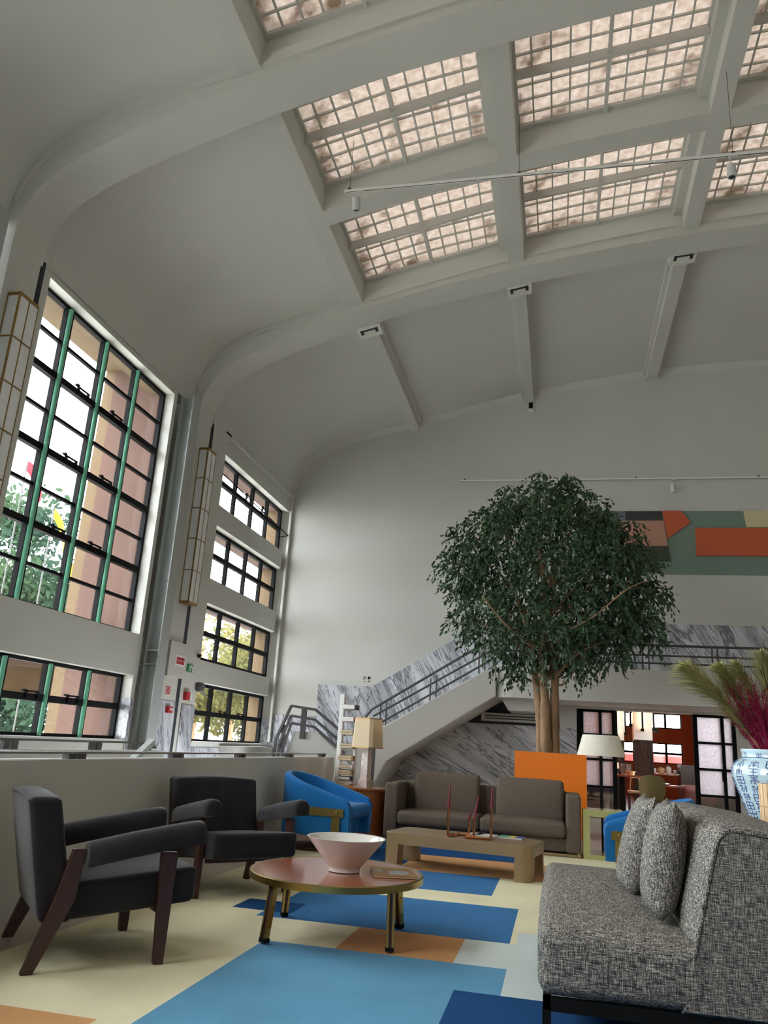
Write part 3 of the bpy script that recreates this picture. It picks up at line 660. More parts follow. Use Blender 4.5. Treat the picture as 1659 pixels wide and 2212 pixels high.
def track(nm, lab, x0, x1, y, z, spots, sub):
    t = thing('track_light', lab, 'track light', ((x0+x1)/2, y, z))
    b = MB(); b.box(x0, x1, y-.018, y+.018, z-.03, z); obj('track', b, M['white'], t)
    b = MB(); b.box(x0+.02, x1-.02, y-.004, y+.004, z-.033, z-.029); obj('track_slot', b, M['slot'], t)
    for (xs, dz, tilt) in spots:
        b = MB(); b.box(xs-.05, xs+.05, y-.014, y+.014, z-.055, z-.03); b.tube([(xs-.04, y, z-.05), (xs-.03, y, z-.17)], .006, 6); obj('stem', b, M['plastic'], t)
        b = MB(); b.lathe([(.001, 0), (.048, 0), (.05, .01), (.05, .16), (.045, .165), (.001, .165)], 18); b.xf(Matrix.Translation((xs-.03, y, z-.32)) @ Matrix.Rotation(tilt, 4, 'X')); hd = obj('spot_head', b, M['plastic'], t, smooth=True)
        b = MB(); b.disc((0, 0, -.002), .034, 18, 'z'); b.xf(Matrix.Translation((xs-.03, y, z-.32)) @ Matrix.Rotation(tilt, 4, 'X')); obj('lens', b, M['slot'], hd)
    for xs in sub:
        b = MB(); b.tube([(xs, y, z), (xs, y, zb(xs)+.5 if y < 12 else z+.05)], .003, 5); b.box(xs-.02, xs+.02, y-.02, y+.02, z, z+.02); obj('hanger', b, M['slot'], t)
    return t
track('a', 'white ceiling track with two spots slung below the skylights', -2.67, 6.5, 8.18, 7.9, [(-2.46, 0, .35), (2.0, 0, 0)], [-2.6, -.45, 2.0])
track('b', 'thin white track on the back wall above the mural', -2.13, 8.5, 16.35, 6.76, [(2.37, 0, .2)], [-2.0, 1.6, 4.0])
t = thing('motion_sensor', 'small white sensor with black face high on the back wall', 'sensor', (-.58, 16.5, 8.41))
obj('sensor_body', MB().box(-.63, -.53, 16.42, 16.5, 8.41, 8.60), M['white'], t); obj('sensor_face', MB().box(-.625, -.535, 16.412, 16.42, 8.46, 8.60), M['black'], t)
t = thing('wall_pictogram', 'pair of small black pictograms on the wall above the marble landing', 'sign', (-3.95, 16.5, 2.33))
obj('plate', MB().box(-4.03, -3.87, 16.494, 16.5, 2.32, 2.45), mat('sign_pale', S(200, 198, 188), .6), t)
b = MB(); yy = 16.493
for p, q in (((-4.02, 2.44), (-4.02, 2.37)), ((-4.02, 2.44), (-3.97, 2.44)), ((-4.02, 2.44), (-3.965, 2.385))): b.bar((p[0], yy, p[1]), (q[0], yy, q[1]), .002, .012, up=(0, 0, 1) if p[0] != q[0] else (1, 0, 0))
b.box(-4.02, -3.97, yy-.001, yy, 2.335, 2.342); b.box(-3.912, -3.904, yy-.001, yy, 2.345, 2.40); b.box(-3.93, -3.885, yy-.001, yy, 2.335, 2.347)
b.add([(-3.935, yy, 2.445), (-3.88, yy, 2.445), (-3.878, yy, 2.41), (-3.895, yy, 2.39), (-3.92, yy, 2.39), (-3.937, yy, 2.41)], [(0, 1, 2, 3, 4, 5)])
obj('pictograms', b, M['black'], t)

# ---------------------------------------------------------------- rug
RB = [(-2.68, 3.0, 1.0, 10.2, 'cream'), (-2.68, -1.75, 1.0, 3.19, 'orange'), (-1.61, -.268, 1.0, 4.66, 'mid'), (-.485, 3.0, 1.0, 4.176, 'navy'),
      (-.55, 3.0, 4.176, 5.23, 'pale'), (-.25, 3.0, 4.0, 5.57, 'pale'), (-.27, 3.0, 1.0, 4.176, 'navy'), (-1.61, -.268, 4.176, 4.66, 'mid'), (-1.2, -.55, 4.66, 5.24, 'orange'),
      (-1.88, -.287, 5.24, 6.36, 'deep'), (-2.11, -1.7, 5.4, 5.73, 'navy'), (-1.6, -.515, 6.79, 7.74, 'deep'),
      (-1.45, .25, 7.74, 8.85, 'orange'), (-2.1, -1.45, 8.05, 9.7, 'navy'), (-1.45, -.45, 8.85, 9.7, 'navy')]
def rugmat(nm, c): return mat(nm, c, .95, spec=.1, bump=(260, .25), vary=(2.2, .07, (1, 1, 1)))
RM = {'cream': rugmat('rug_cream', S(226, 220, 186)), 'orange': rugmat('rug_orange', S(206, 156, 108)), 'mid': rugmat('rug_mid_blue', S(100, 156, 190)),
      'navy': rugmat('rug_navy', S(32, 74, 122)), 'pale': rugmat('rug_pale_blue', S(206, 216, 212)), 'deep': rugmat('rug_deep_blue', S(64, 118, 168))}
names = list(RM); xs = sorted({r for b in RB for r in b[:2]}); ys = sorted({r for b in RB for r in b[2:4]})
mb = MB()
for i in range(len(xs)-1):
    for j in range(len(ys)-1):
        xm, ym = (xs[i]+xs[i+1])/2, (ys[j]+ys[j+1])/2; c = None
        for b in RB:
            if b[0] < xm < b[1] and b[2] < ym < b[3]: c = b[4]
        if c is None: continue
        mb.cur = names.index(c); mb.add([(xs[i], ys[j], .012), (xs[i+1], ys[j], .012), (xs[i+1], ys[j+1], .012), (xs[i], ys[j+1], .012)], [(0, 1, 2, 3)])
mb.cur = 0; x0, x1, y0, y1 = xs[0], xs[-1], ys[0], ys[-1]
mb.add([(x0, y0, .001), (x1, y0, .001), (x1, y1, .001), (x0, y1, .001), (x0, y0, .012), (x1, y0, .012), (x1, y1, .012), (x0, y1, .012)], [(0, 1, 2, 3), (0, 1, 5, 4), (1, 2, 6, 5), (2, 3, 7, 6), (3, 0, 4, 7)])
tag(obj('area_rug', mb, [RM[x] for x in names]), 'large cream rug with blue and orange rectangles under the seating', 'rug')
RZ = .012

# ---------------------------------------------------------------- charcoal easy chairs (local: x lateral, y forward, front legs at y=0)
def easy_chair(label):
    t = thing('easy_chair', label, 'armchair', (0, 0, 0), 'charcoal velvet easy chairs'); W = .36
    for s in (-1, 1):
        mb = MB(); x = s*W
        mb.loft([[(x-.02, -.025, 0), (x+.02, -.025, 0), (x+.02, .022, 0), (x-.02, .022, 0)], [(x-.02, -.045, .36), (x+.02, -.045, .36), (x+.02, .03, .36), (x-.02, .03, .36)], [(x-.02, -.05, .505), (x+.02, -.05, .505), (x+.02, .032, .505), (x-.02, .032, .505)]])
        obj('leg', mb, M['wood_dark'], t, bevel=.004)
        mb = MB()
        mb.loft([[(x-.02, -.625, 0), (x+.02, -.625, 0), (x+.02, -.572, 0), (x-.02, -.572, 0)], [(x-.02, -.53, .30), (x+.02, -.53, .30), (x+.02, -.435, .30), (x-.02, -.435, .30)], [(x-.02, -.475, .525), (x+.02, -.475, .525), (x+.02, -.415, .525), (x-.02, -.415, .525)]])
        obj('leg', mb, M['wood_dark'], t, bevel=.004)
        # padded arm: D section swept forward, rounded nose
        mb = MB(); loops = []
        for (y, zo, k) in ((-.41, 0, .86), (-.40, 0, 1), (-.2, .042, 1), (0, .078, 1), (.10, .093, 1), (.135, .096, .97), (.152, .092, .90), (.158, .088, .8)):
            L = [(x-.062*k, y, .445+zo+.01), (x+.062*k, y, .445+zo+.01)]
            L = []
            for (a, b) in ((-.062, 0), (.062, 0), (.064, .055), (.055, .085), (.035, .104), (0, .112), (-.035, .104), (-.055, .085), (-.064, .055)):
                L.append((x+a*k, y, .447+zo+.05+(b-.05)*k))
            loops.append(L)
        mb.loft(loops); obj('arm_pad', mb, M['charcoal'], t, smooth=45)
    mb = MB(); mb.rbox((0, -.15, .315), (.665, .62, .165), .03, 6, (0, 0, .015), fn=lambda x, y, z: (x, y, z+(y+.31)*.10-.03)); st = obj('seat', mb, M['charcoal'], t, smooth=True)
    z_ = lambda y: (y+.46)*.10
    mb = MB(); p = [(-.29, .145, .372+.03), (.29, .145, .402), (.29, -.44, .345), (-.29, -.44, .345), (-.29, .145, .402)]; mb.tube(p, .0035, 5); obj('piping', mb, M['charcoal'], st)
    mb = MB()
    def bf(x, y, z):
        k = (z+.28)/.56; return (x, y-(k-.5)*.135, z)
    mb.rbox((0, -.568, .475), (.70, .15, .55), .028, 7, (0, .012, .02), fn=bf); bk = obj('backrest', mb, M['charcoal'], t, smooth=True)
    mb = MB()
    for yy in (-.706, -.560): mb.tube([(-.335, yy, .735), (-.15, yy, .750), (.15, yy, .750), (.335, yy, .735)], .0035, 5)
    obj('piping', mb, M['charcoal'], bk)
    mb = MB(); mb.box(-.30, .30, -.50, -.45, .24, .29); mb.box(-.30, .30, -.03, .01, .22, .27); obj('stretcher', mb, M['wood_dark'], t)
    return t
c1 = easy_chair('charcoal velvet easy chair seen from behind, nearest the camera')
a1 = math.atan2(.68, .733); l1 = Vector((-math.sin(a1), math.cos(a1)))
p1 = Vector((-1.908, 3.98)) + l1*.36
c2 = dup(c1, (0, 0, RZ), 0, 'charcoal velvet easy chair facing the oval table, backed by the long parapet', 'charcoal velvet easy chairs')
c1.location = (p1.x, p1.y, RZ); c1.rotation_euler = (0, 0, a1-PI/2)
a2 = math.atan2(-.645, .764); l2 = Vector((-math.sin(a2), math.cos(a2))); p2 = Vector((-2.416, 5.545)) + l2*.33
c2.location = (p2.x, p2.y, RZ); c2.rotation_euler = (0, 0, a2-PI/2)

# ---------------------------------------------------------------- oval table and what stands on it
t = thing('oval_coffee_table', 'oval coffee table with red-brown top and brass bolted legs', 'coffee table', (-1.29, 4.94, RZ))
EX, EY, CX, CY = .512, .56, -1.29, 4.945
def oval(k, z): return [(CX+(EX+k)*math.cos(2*PI*i/64), CY+(EY+k)*math.sin(2*PI*i/64), z) for i in range(64)]
obj('tabletop', MB().loft([oval(-.006, .33), oval(-.006, .362)]), M['wood_red'], t, smooth=True)
obj('edge_band', MB().loft([oval(-.005, .326), oval(.0, .326), oval(.0, .360), oval(-.008, .364), oval(-.02, .3625)], caps=False), M['brass'], t, smooth=30)
for (x, y, ax, ay) in ((-1.585, 4.585, .35, .94), (-.905, 4.705, -.3, .95), (-1.71, 5.29, .5, -.8), (-.965, 5.31, -.4, -.9)):
    lg = None; n_ = Vector((-ay, ax, 0)).normalized()
    d = Vector((ax*.05, ay*.05, .316))
    b = Vector((x, y, RZ+.006)); mb = MB()
    for s in (-1, 1): mb.bar(b+n_*.015*s+Vector((0, 0, .02)), b+d*1.0+n_*.015*s, .036, .011, up=n_)
    lg = obj('leg', mb, M['brass'], t)
    mb = MB(); mb.bar(b+Vector((0, 0, .02)), b+d, .03, .012, up=n_); obj('wood_core', mb, M['wood_dark'], lg)
    mb = MB(); mb.bar(b, b+d*.07, .042, .044, up=n_); obj('foot', mb, M['black'], lg)
    for k_ in (.25, .55, .85):
        for s in (-1, 1): obj('bolt', MB().bar(b+d*k_+n_*.018*s, b+d*k_+n_*.026*s, .010, .010), M['brass'], lg)
tz = .364
t = thing('ceramic_bowl', 'large white conical bowl on the oval table', 'bowl', (-1.245, 4.93, tz))
obj('bowl_body', MB().lathe([(.001, .008), (.082, 0), (.093, .001), (.093, .02), (.10, .028), (.168, .108), (.231, .182), (.236, .187), (.232, .188), (.222, .181), (.155, .104), (.088, .04), (.001, .033)], 48, (-1.245, 4.93, tz+.001)), M['porcelain'], t, smooth=50)
t = thing('magazine', 'glossy ochre magazine lying on the oval table beside the bowl', 'magazine', (-.97, 5.0, tz))
Mm = Matrix.Translation((-.965, 5.005, tz+.001)) @ Matrix.Rotation(math.radians(18), 4, 'Z')
obj('pages', MB().box(-.125, .125, -.16, .16, 0, .008).xf(Mm), M['paper'], t)
cv = obj('cover', MB().box(-.128, .128, -.163, .163, .008, .011).xf(Mm), mat('ochre_cover', S(150, 112, 58), .5), t)
b = MB(); b.prism([(-.03, -.10), (.04, -.12), (.09, -.08), (.09, .02), (.02, .05), (-.03, .0)], 'z', .011, .0115); b.xf(Mm); obj('cover_photo', b, mat('cover_grey', S(150, 150, 152), .3), cv)
b = MB()
for (p, q) in (((-.115, .02), (-.07, .02)), ((-.115, .045), (-.07, .045)), ((-.07, .045), (-.115, .075)), ((-.115, .075), (-.07, .075)), ((-.115, -.01), (-.07, -.01)), ((-.115, -.01), (-.115, -.04)), ((-.07, -.01), (-.07, -.04)), ((-.115, -.04), (-.07, -.04))): b.bar((p[0], p[1], .0118), (q[0], q[1], .0118), .007, .0008)
b.xf(Mm); obj('title_letters', b, M['white'], cv)

# ---------------------------------------------------------------- bronze coffee table
t = thing('bronze_coffee_table', 'long bronze lacquer coffee table with rounded corner legs', 'coffee table', (-.87, 8.04, RZ))
Mt = Matrix.Translation((-.87, 8.02, RZ)) @ Matrix.Rotation(math.radians(-10), 4, 'Z'); HX, HY, R_ = .70, .33, .10
def rrect(hx, hy, r, z, n=8):
    out = []
    for (cx, cy, a0) in ((hx-r, hy-r, 0), (-hx+r, hy-r, PI/2), (-hx+r, -hy+r, PI), (hx-r, -hy+r, 3*PI/2)):
        for i in range(n+1): a = a0+PI/2*i/n; out.append((cx+r*math.cos(a), cy+r*math.sin(a), z))
    return out
obj('tabletop', MB().loft([rrect(HX, HY, R_, .20), rrect(HX, HY, R_, .295), rrect(HX-.004, HY-.004, R_, .299)]).xf(Mt), M['bronze'], t, smooth=35)
for sx in (-1, 1):
    for sy in (-1, 1):
        pts = []
        for i in range(9):
            a = PI/2*i/8; pts.append((sx*(HX-R_+R_*math.cos(a)), sy*(HY-R_+R_*math.sin(a))))
        pts += [(sx*(HX-.15), sy*HY), (sx*(HX-.15), sy*(HY-.15)), (sx*HX, sy*(HY-.15))]
        obj('leg', MB().prism(pts, 'z', 0, .205).xf(Mt), M['bronze'], t, smooth=35)
TZ2 = RZ+.30
t = thing('candle_holder', 'folded copper tube candle holder with wine red candles on the bronze table', 'candle holder', (-.88, 7.82, TZ2))
pos = [(-1.005, 7.80, .245, .21), (-.83, 8.0, .155, .045), (-.77, 7.85, .165, .205), (-.62, 7.97, .26, .21)]
mb = MB(); z = TZ2+.014
pth = [(-1.005, 7.80), (-.915, 8.0), (-.83, 8.0), (-.77, 7.85), (-.84, 7.78), (-.62, 7.79), (-.62, 7.97)]
for a, b in zip(pth, pth[1:]): mb.tube([(a[0], a[1], z), (b[0], b[1], z)], .013, 8)
for (x, y, hh, ch) in pos: mb.tube([(x, y, TZ2), (x, y, TZ2+hh)], .0125, 10)
obj('tube_frame', mb, M['copper'], t, smooth=True)
for i, (x, y, hh, ch) in enumerate(pos):
    lean = .035 if i == 2 else .006
    cd = thing('taper_candle', ['tall wine red candle at the outer end of the copper holder', 'short burnt down wine red candle stub', 'leaning wine red taper candle in the low copper tube', 'tall wine red candle at the inner end over the sofa seats'][i], 'candle', (x, y, TZ2+hh), 'wine red candles')
    mb = MB(); mb.tube([(x, y, TZ2+hh), (x+lean*.5, y, TZ2+hh+ch*.5), (x+lean, y, TZ2+hh+ch)], [.0125, .010, .005] if ch > .1 else [.0125, .0125, .011], 12); obj('wax', mb, M['candle'], cd, smooth=True)
    obj('wick', MB().tube([(x+lean, y, TZ2+hh+ch), (x+lean, y, TZ2+hh+ch+.008)], .0012, 5), M['black'], cd)
def booklet(name, label, c, a, w, d, h_, strips, papermat):
    t = thing(name, label, 'book', (c[0], c[1], c[2]))
    Mx = Matrix.Translation(c) @ Matrix.Rotation(a, 4, 'Z')
    obj('pages', MB().box(-w/2, w/2, -d/2, d/2, 0, h_).xf(Mx), papermat, t)
    for (x0, x1, m) in strips: obj('cover_stripe', MB().box(-w/2+w*x0, -w/2+w*x1, -d/2-.002, d/2+.002, h_, h_+.003).xf(Mx), m, t)
booklet('booklet', 'small booklet with green, yellow and blue cover on the bronze table', (-.44, 8.16, TZ2), math.radians(-8), .22, .15, .012,
        [(0, .42, mat('print_green', S(64, 160, 130), .3)), (.42, .72, mat('print_yellow', S(220, 206, 60), .3)), (.72, 1, mat('print_blue', S(54, 78, 168), .3))], M['white'])
booklet('brochure', 'pale printed brochure behind the copper candle holder', (-.72, 8.17, TZ2), math.radians(-14), .26, .16, .010, [(0, 1, mat('print_pale', S(214, 214, 210), .3)), (.3, .5, mat('print_lemon', S(216, 212, 150), .3))], M['white'])

# ---------------------------------------------------------------- taupe sofa
t = thing('two_seat_sofa', 'taupe two seat linen sofa facing the room in front of the orange planter', 'sofa', (-.89, 10.1, RZ))
X0, X1, F, B_ = -2.02, .245, 9.70, 10.58
obj('base', MB().rbox(((X0+X1)/2, (F+B_)/2+.02, .135), (X1-X0-.28, B_-F-.08, .16), .02, 4), M['taupe'], t, smooth=True)
for (a, b) in ((X0, X0+.16), (X1-.165, X1)): obj('arm', MB().rbox(((a+b)/2, (F+B_)/2, .36), (b-a, B_-F, .61), .028, 5, (.004, .004, .004)), M['taupe'], t, smooth=True)
obj('back', MB().rbox(((X0+X1)/2, 10.47, .38), (X1-X0-.3, .18, .60), .03, 5), M['taupe'], t, smooth=True)
xm = -.895
for (a, b) in ((X0+.165, xm-.004), (xm+.004, X1-.17)): obj('seat_cushion', MB().rbox(((a+b)/2, 10.02, .285), (b-a, .70, .155), .045, 6, (.006, .012, .022)), M['taupe'], t, smooth=True)
for (a, b) in ((-1.735, -.955), (-.735, .055)):
    obj('back_cushion', MB().rbox(((a+b)/2, 10.27, .575), (b-a, .20, .45), .042, 6, (.010, .03, .004), fn=lambda x, y, z: (x, y+z*.28, z-.03*max(0, z)*abs(x))), M['taupe'], t, smooth=True)
mb = MB(); mb.box(X0+.03, X1-.0, F+.02, F+.045, .02, .045)
for x in (X0+.04, X1-.03):
    mb.box(x-.015, x+.015, F+.015, F+.045, RZ, .06); mb.box(x-.015, x+.015, B_-.05, B_-.02, RZ, .06)
mb.box(X0+.03, X1, B_-.05, B_-.025, .02, .045); obj('metal_foot_frame', mb, M['bronze'], t)

# ---------------------------------------------------------------- grey tweed sofa in the near corner
t = thing('tweed_sofa', 'grey tweed sofa on a black steel frame with its back to the vase', 'sofa', (.4, 4.6, RZ))
YN, YF = 3.60, 5.72
def seatf(x, y, z): return (x, y, z+(x*-.02 if z > 0 else 0)-(0.012*math.exp(-((y-.3)/.05)**2) if z > .1 else 0)*max(0, .2-abs(x))/.2)
obj('seat', MB().rbox((.25, (YN+YF)/2, .30), (.67, YF-YN, .245), .055, 16, (.015, .01, .03), fn=seatf), M['tweed'], t, smooth=True)
def backprof(y, k=0.0):
    return [(.46, y, .175), (.50, y, .30), (.545-k, y, .50), (.60-k, y, .72), (.625-k, y, .805), (.655-k*.5, y, .838), (.72, y, .845), (.98, y, .815), (1.0, y, .78), (1.0, y, .175)]
ls = []
for (y, k) in ((YN, 0), (YN+.02, .0), (YN+.06, .0), (YN+.12, .02), (YN+.5, .035), (YN+1.0, .04), (YF-.5, .035), (YF-.06, .01), (YF, 0)):
    sk = .012 if y in (YN, YF) else 0
    L = [(x, yy, z + (k*.9 if z > .75 else 0)) for (x, yy, z) in backprof(y, k)]
    cx_ = sum(p[0] for p in L)/len(L); cz_ = sum(p[2] for p in L)/len(L)
    if sk: L = [(x+(cx_-x)*.03, yy, z+(cz_-z)*.03) for (x, yy, z) in L]
    ls.append(L)
bk = obj('backrest', MB().loft(ls), M['tweed'], t, smooth=50)
mb = MB(); pp = [(x-.004, YN+.004, z+.004) for (x, y, z) in backprof(YN)][1:9]; mb.tube(crom(pp, 4), .010, 7); obj('piping', mb, M['tweed'], bk, smooth=True)
mb = MB(); mb.box(-.065, 1.0, YN+.02, YN+.05, .125, .175); mb.box(-.065, 1.0, YF-.05, YF-.02, .125, .175); mb.box(-.065, -.035, YN+.02, YF-.02, .125, .175); mb.box(.97, 1.0, YN+.02, YF-.02, .125, .175)
obj('steel_frame', mb, M['black'], t)
for (x, y) in ((-.05, YN+.035), (.985, YN+.035), (-.05, YF-.035), (.985, YF-.035)): obj('leg', MB().box(x-.017, x+.017, y-.017, y+.017, RZ, .13), M['black'], t)
def pillow(label, c, rot, sz):
    mb = MB(); hw, hh, th = sz[1]/2, sz[2]/2, sz[0]/2; N = 14; idx = {}
    vs = []; fs = []
    for s in (-1, 1):
        for i in range(N+1):
            for j in range(N+1):
                u = -1+2*i/N; v = -1+2*j/N
                edge = max(abs(u), abs(v))
                if s == 1 and edge > .999: idx[(s, i, j)] = idx[(-1, i, j)]; continue
                pinch = 1-.07*(1-(abs(u)*abs(v))**1.5)*edge**3
                tt = th*((1-u**2)**.40)*((1-v**2)**(.40 if v > 0 else .22))
                idx[(s, i, j)] = len(vs); vs.append((s*tt, u*hw*pinch, v*hh*pinch))
        for i in range(N):
            for j in range(N):
                q = (idx[(s, i, j)], idx[(s, i+1, j)], idx[(s, i+1, j+1)], idx[(s, i, j+1)]); fs.append(q if s > 0 else q[::-1])
    mb.add(vs, fs); mb.xf(Matrix.Translation(c) @ rot)
    o = obj('throw_pillow', mb, M['tweed'], smooth=80, loc=c); tag(o, label, 'pillow', 'tweed pillows on the grey sofa'); return o
pillow('tweed throw pillow leaning on the grey sofa back, the one closer to the sofa end', (.470, 4.10, .685), Matrix.Rotation(math.radians(9), 4, 'Y') @ Matrix.Rotation(math.radians(-2), 4, 'Z'), (.19, .42, .50))
pillow('tweed throw pillow half hidden behind the other pillow on the grey sofa', (.415, 4.72, .680), Matrix.Rotation(math.radians(15), 4, 'Y') @ Matrix.Rotation(math.radians(2), 4, 'Z'), (.17, .42, .50))

# ---------------------------------------------------------------- blue tub chairs (local: facing +y)
def tub_chair(label):
    t = thing('tub_chair', label, 'armchair', (0, 0, 0), 'blue tub chairs with brass bands')
    W, D0, DF = .41, -.40, .46; path = []
    for i in range(9): path.append((W-.0+.0*i, DF+(-.02-DF)*i/9.0, i/9.0*.30))
    for i in range(17): a = PI*i/16; path.append((W*math.cos(a), -.02+(D0+.02)*math.sin(a)*1.0, .30+.40*i/16))
    for i in range(1, 10): path.append((-W, -.02+(DF+.02)*i/9.0, .70+.30*i/9.0))
    def ztop(x, y):
        k = (DF-y)/(DF-D0); return .505+.25*(k**.92)
    loops = []; th = .085
    for i, (x, y, s) in enumerate(path):
        a = path[max(i-1, 0)]; b = path[min(i+1, len(path)-1)]; d = Vector((b[0]-a[0], b[1]-a[1])).normalized(); nrm = Vector((-d.y, d.x))
        if nrm.dot(Vector((0, .0))-Vector((x, y))) < 0: nrm = -nrm
        inx, iny = nrm.x, nrm.y; zt = ztop(x, y); tp = .025 if i in (0, len(path)-1) else 0
        flare = .035
        L = []
        for (o, z) in ((flare*1.0, .16), (0.01, .34), (0, zt-.05), (.006, zt-.022), (.022, zt-.005), (th*.5, zt), (th-.02, zt-.006), (th-.004, zt-.022), (th, zt-.05), (th+.03, .30), (th+.05, .16)):
            L.append((x+inx*o, y+iny*o-(tp*(1 if y > 0 else 0) if z > zt-.03 else 0), z))
        loops.append(L)
    obj('shell', MB().loft(loops), M['blue'], t, smooth=50)
    obj('seat_cushion', MB().rbox((0, .07, .395), (.65, .78, .13), .045, 6, (.0, .012, .025)), M['blue'], t, smooth=True)
    obj('seat_base', MB().rbox((0, .03, .24), (.64, .66, .17), .03, 4), M['blue'], t, smooth=True)
    # brass band round the shell, turned down at both fronts
    def band(pl, z0, z1):
        ls = []
        for i, (x, y, s) in enumerate(pl):
            a = pl[max(i-1, 0)]; b = pl[min(i+1, len(pl)-1)]; d = Vector((b[0]-a[0], b[1]-a[1])).normalized(); nr = Vector((-d.y, d.x))
            if nr.dot(Vector((x, y))) < 0: nr = -nr
            ls.append([(x+nr.x*.001, y+nr.y*.001, z0), (x+nr.x*.011, y+nr.y*.011, z0), (x+nr.x*.011, y+nr.y*.011, z1), (x+nr.x*.001, y+nr.y*.001, z1)])
        return ls
    mb = MB(); mb.loft(band(path[1:-1], .355, .432))
    for s in (-1, 1): mb.box(s*(W+.001) if s > 0 else -(W+.011), s*(W+.011) if s > 0 else -(W+.001), .285, .373, .15, .36)
    bd = obj('brass_band', mb, M['brass'], t, smooth=30)
    mb = MB()
    for s in (-1, 1): mb.bar((s*(W+.008), .335, .40), (s*(W+.028), .335, .40), .024, .024)
    obj('knob', mb, M['brass'], bd, bevel=.006)
    obj('swivel_base', MB().lathe([(.001, 0), (.30, 0), (.30, .035), (.06, .05), (.05, .165), (.001, .165)], 32), M['wood_dark'], t, smooth=30)
    return t
b1 = tub_chair('blue felt tub chair with a brass band in front of the drum table')
b2 = dup(b1, (.90, 8.62, RZ), math.radians(88), 'blue felt tub chair half hidden behind the grey tweed sofa')
b1.location = (-2.49, 8.62, RZ); b1.rotation_euler = (0, 0, math.radians(-94))
tag(obj('lamp_cord', MB().tube([(-2.66, 7.75, .006), (-2.56, 7.72, .006), (-2.42, 7.82, .006), (-2.35, 8.1, .006), (-2.5, 8.9, .006)], .005, 6), M['black']), 'thin black cord on the stone floor by the blue chair', 'cord')

# ---------------------------------------------------------------- drum table, lamp, book tower
t = thing('drum_table', 'cylindrical orange-brown veneer drum table under the square lamp', 'side table', (-2.38, 10.05, RZ))
obj('drum_body', MB().lathe([(.001, RZ), (.30, RZ), (.31, .02), (.31, .545), (.305, .55)], 40, (-2.375, 9.98, 0)), M['drum'], t, smooth=30); obj('drum_top', MB().lathe([(.001, .55), (.325, .55), (.325, .575), (.001, .575)], 40, (-2.375, 9.98, 0)), M['drum'], t, smooth=30)
t = thing('table_lamp', 'table lamp with square cream shade and pink marble column', 'table lamp', (-2.33, 9.95, .575))
xl, yl = -2.33, 9.98; R45 = Matrix.Translation((xl, yl, .575)) @ Matrix.Rotation(math.radians(-20), 4, 'Z')
mb = MB(); mb.box(-.07, .07, -.07, .07, 0, .085); mb.box(-.055, .055, -.055, .055, .085, .105); obj('plinth', mb.xf(R45), M['pinkmarble'], t, bevel=.004)
mb = MB(); mb.loft([[(-.048, -.048, .1), (.048, -.048, .1), (.048, .048, .1), (-.048, .048, .1)], [(-.045, -.045, .40), (.045, -.045, .40), (.045, .045, .40), (-.045, .045, .40)], [(-.036, -.036, .44), (.036, -.036, .44), (.036, .036, .44), (-.036, .036, .44)]]); obj('column', mb.xf(R45), M['pinkmarble'], t)
obj('stem', MB().tube([(xl, yl, .575+.43), (xl, yl, .575+.85)], .008, 8), M['brass'], t)
mb = MB(); w0, w1, z0, z1 = .155, .135, .47, .82
def sq(w, z, c=.035): return [(w-c, -w, z), (w, -w+c, z), (w, w-c, z), (w-c, w, z), (-w+c, w, z), (-w, w-c, z), (-w, -w+c, z), (-w+c, -w, z)]
mb.loft([sq(w0, z0), sq(w1, z1)], True, False); mb.loft([sq(w0-.004, z0), sq(w1-.004, z1)], True, False); sh = obj('lamp_shade', mb.xf(R45), M['shade'], t)
mb = MB()
for (w, z) in ((w0+.001, z0), (w1+.001, z1)):
    L = sq(w, z); 
    for i in range(8): mb.bar(L[i], L[(i+1) % 8], .006, .012)
obj('shade_trim', mb.xf(R45), M['gold'], sh)

tw = thing('book_tower', 'narrow white book tower standing behind the drum table', 'bookcase', (-2.85, 10.65, 0))
YB = 10.62
obj('spine_post', MB().box(-2.9, -2.84, YB-.0, YB+.09, 0.03, 1.72), M['white'], tw, bevel=.003); obj('spine_post', MB().box(-2.66, -2.635, YB-.0, YB+.09, .03, 1.34), M['white'], tw, bevel=.003)
obj('foot_plate', MB().box(-2.98, -2.52, YB-.1, YB+.2, 0, .03), M['white'], tw)
tiers = [(1.52, 1, (3,), 1), (1.36, 1, (6,), 1), (1.19, 2, (0, 0), 0), (1.02, 2, (1, 3), 0), (.865, 2, (2, 5), 0), (.775, 1, (4,), 0), (.685, 2, (5, 2), 0), (.625, 1, (3,), 1), (.545, 2, (2, 4), 0), (.40, 2, (1, 6), 0), (.26, 2, (0, 5), 0)]
ords = ['topmost', 'second', 'third', 'fourth', 'fifth', 'sixth', 'seventh', 'eighth', 'ninth', 'tenth', 'lowest']
cn = ['plum', 'sage', 'tan', 'black', 'white', 'sandy', 'maroon', 'grey']
rnd = random.Random(5)
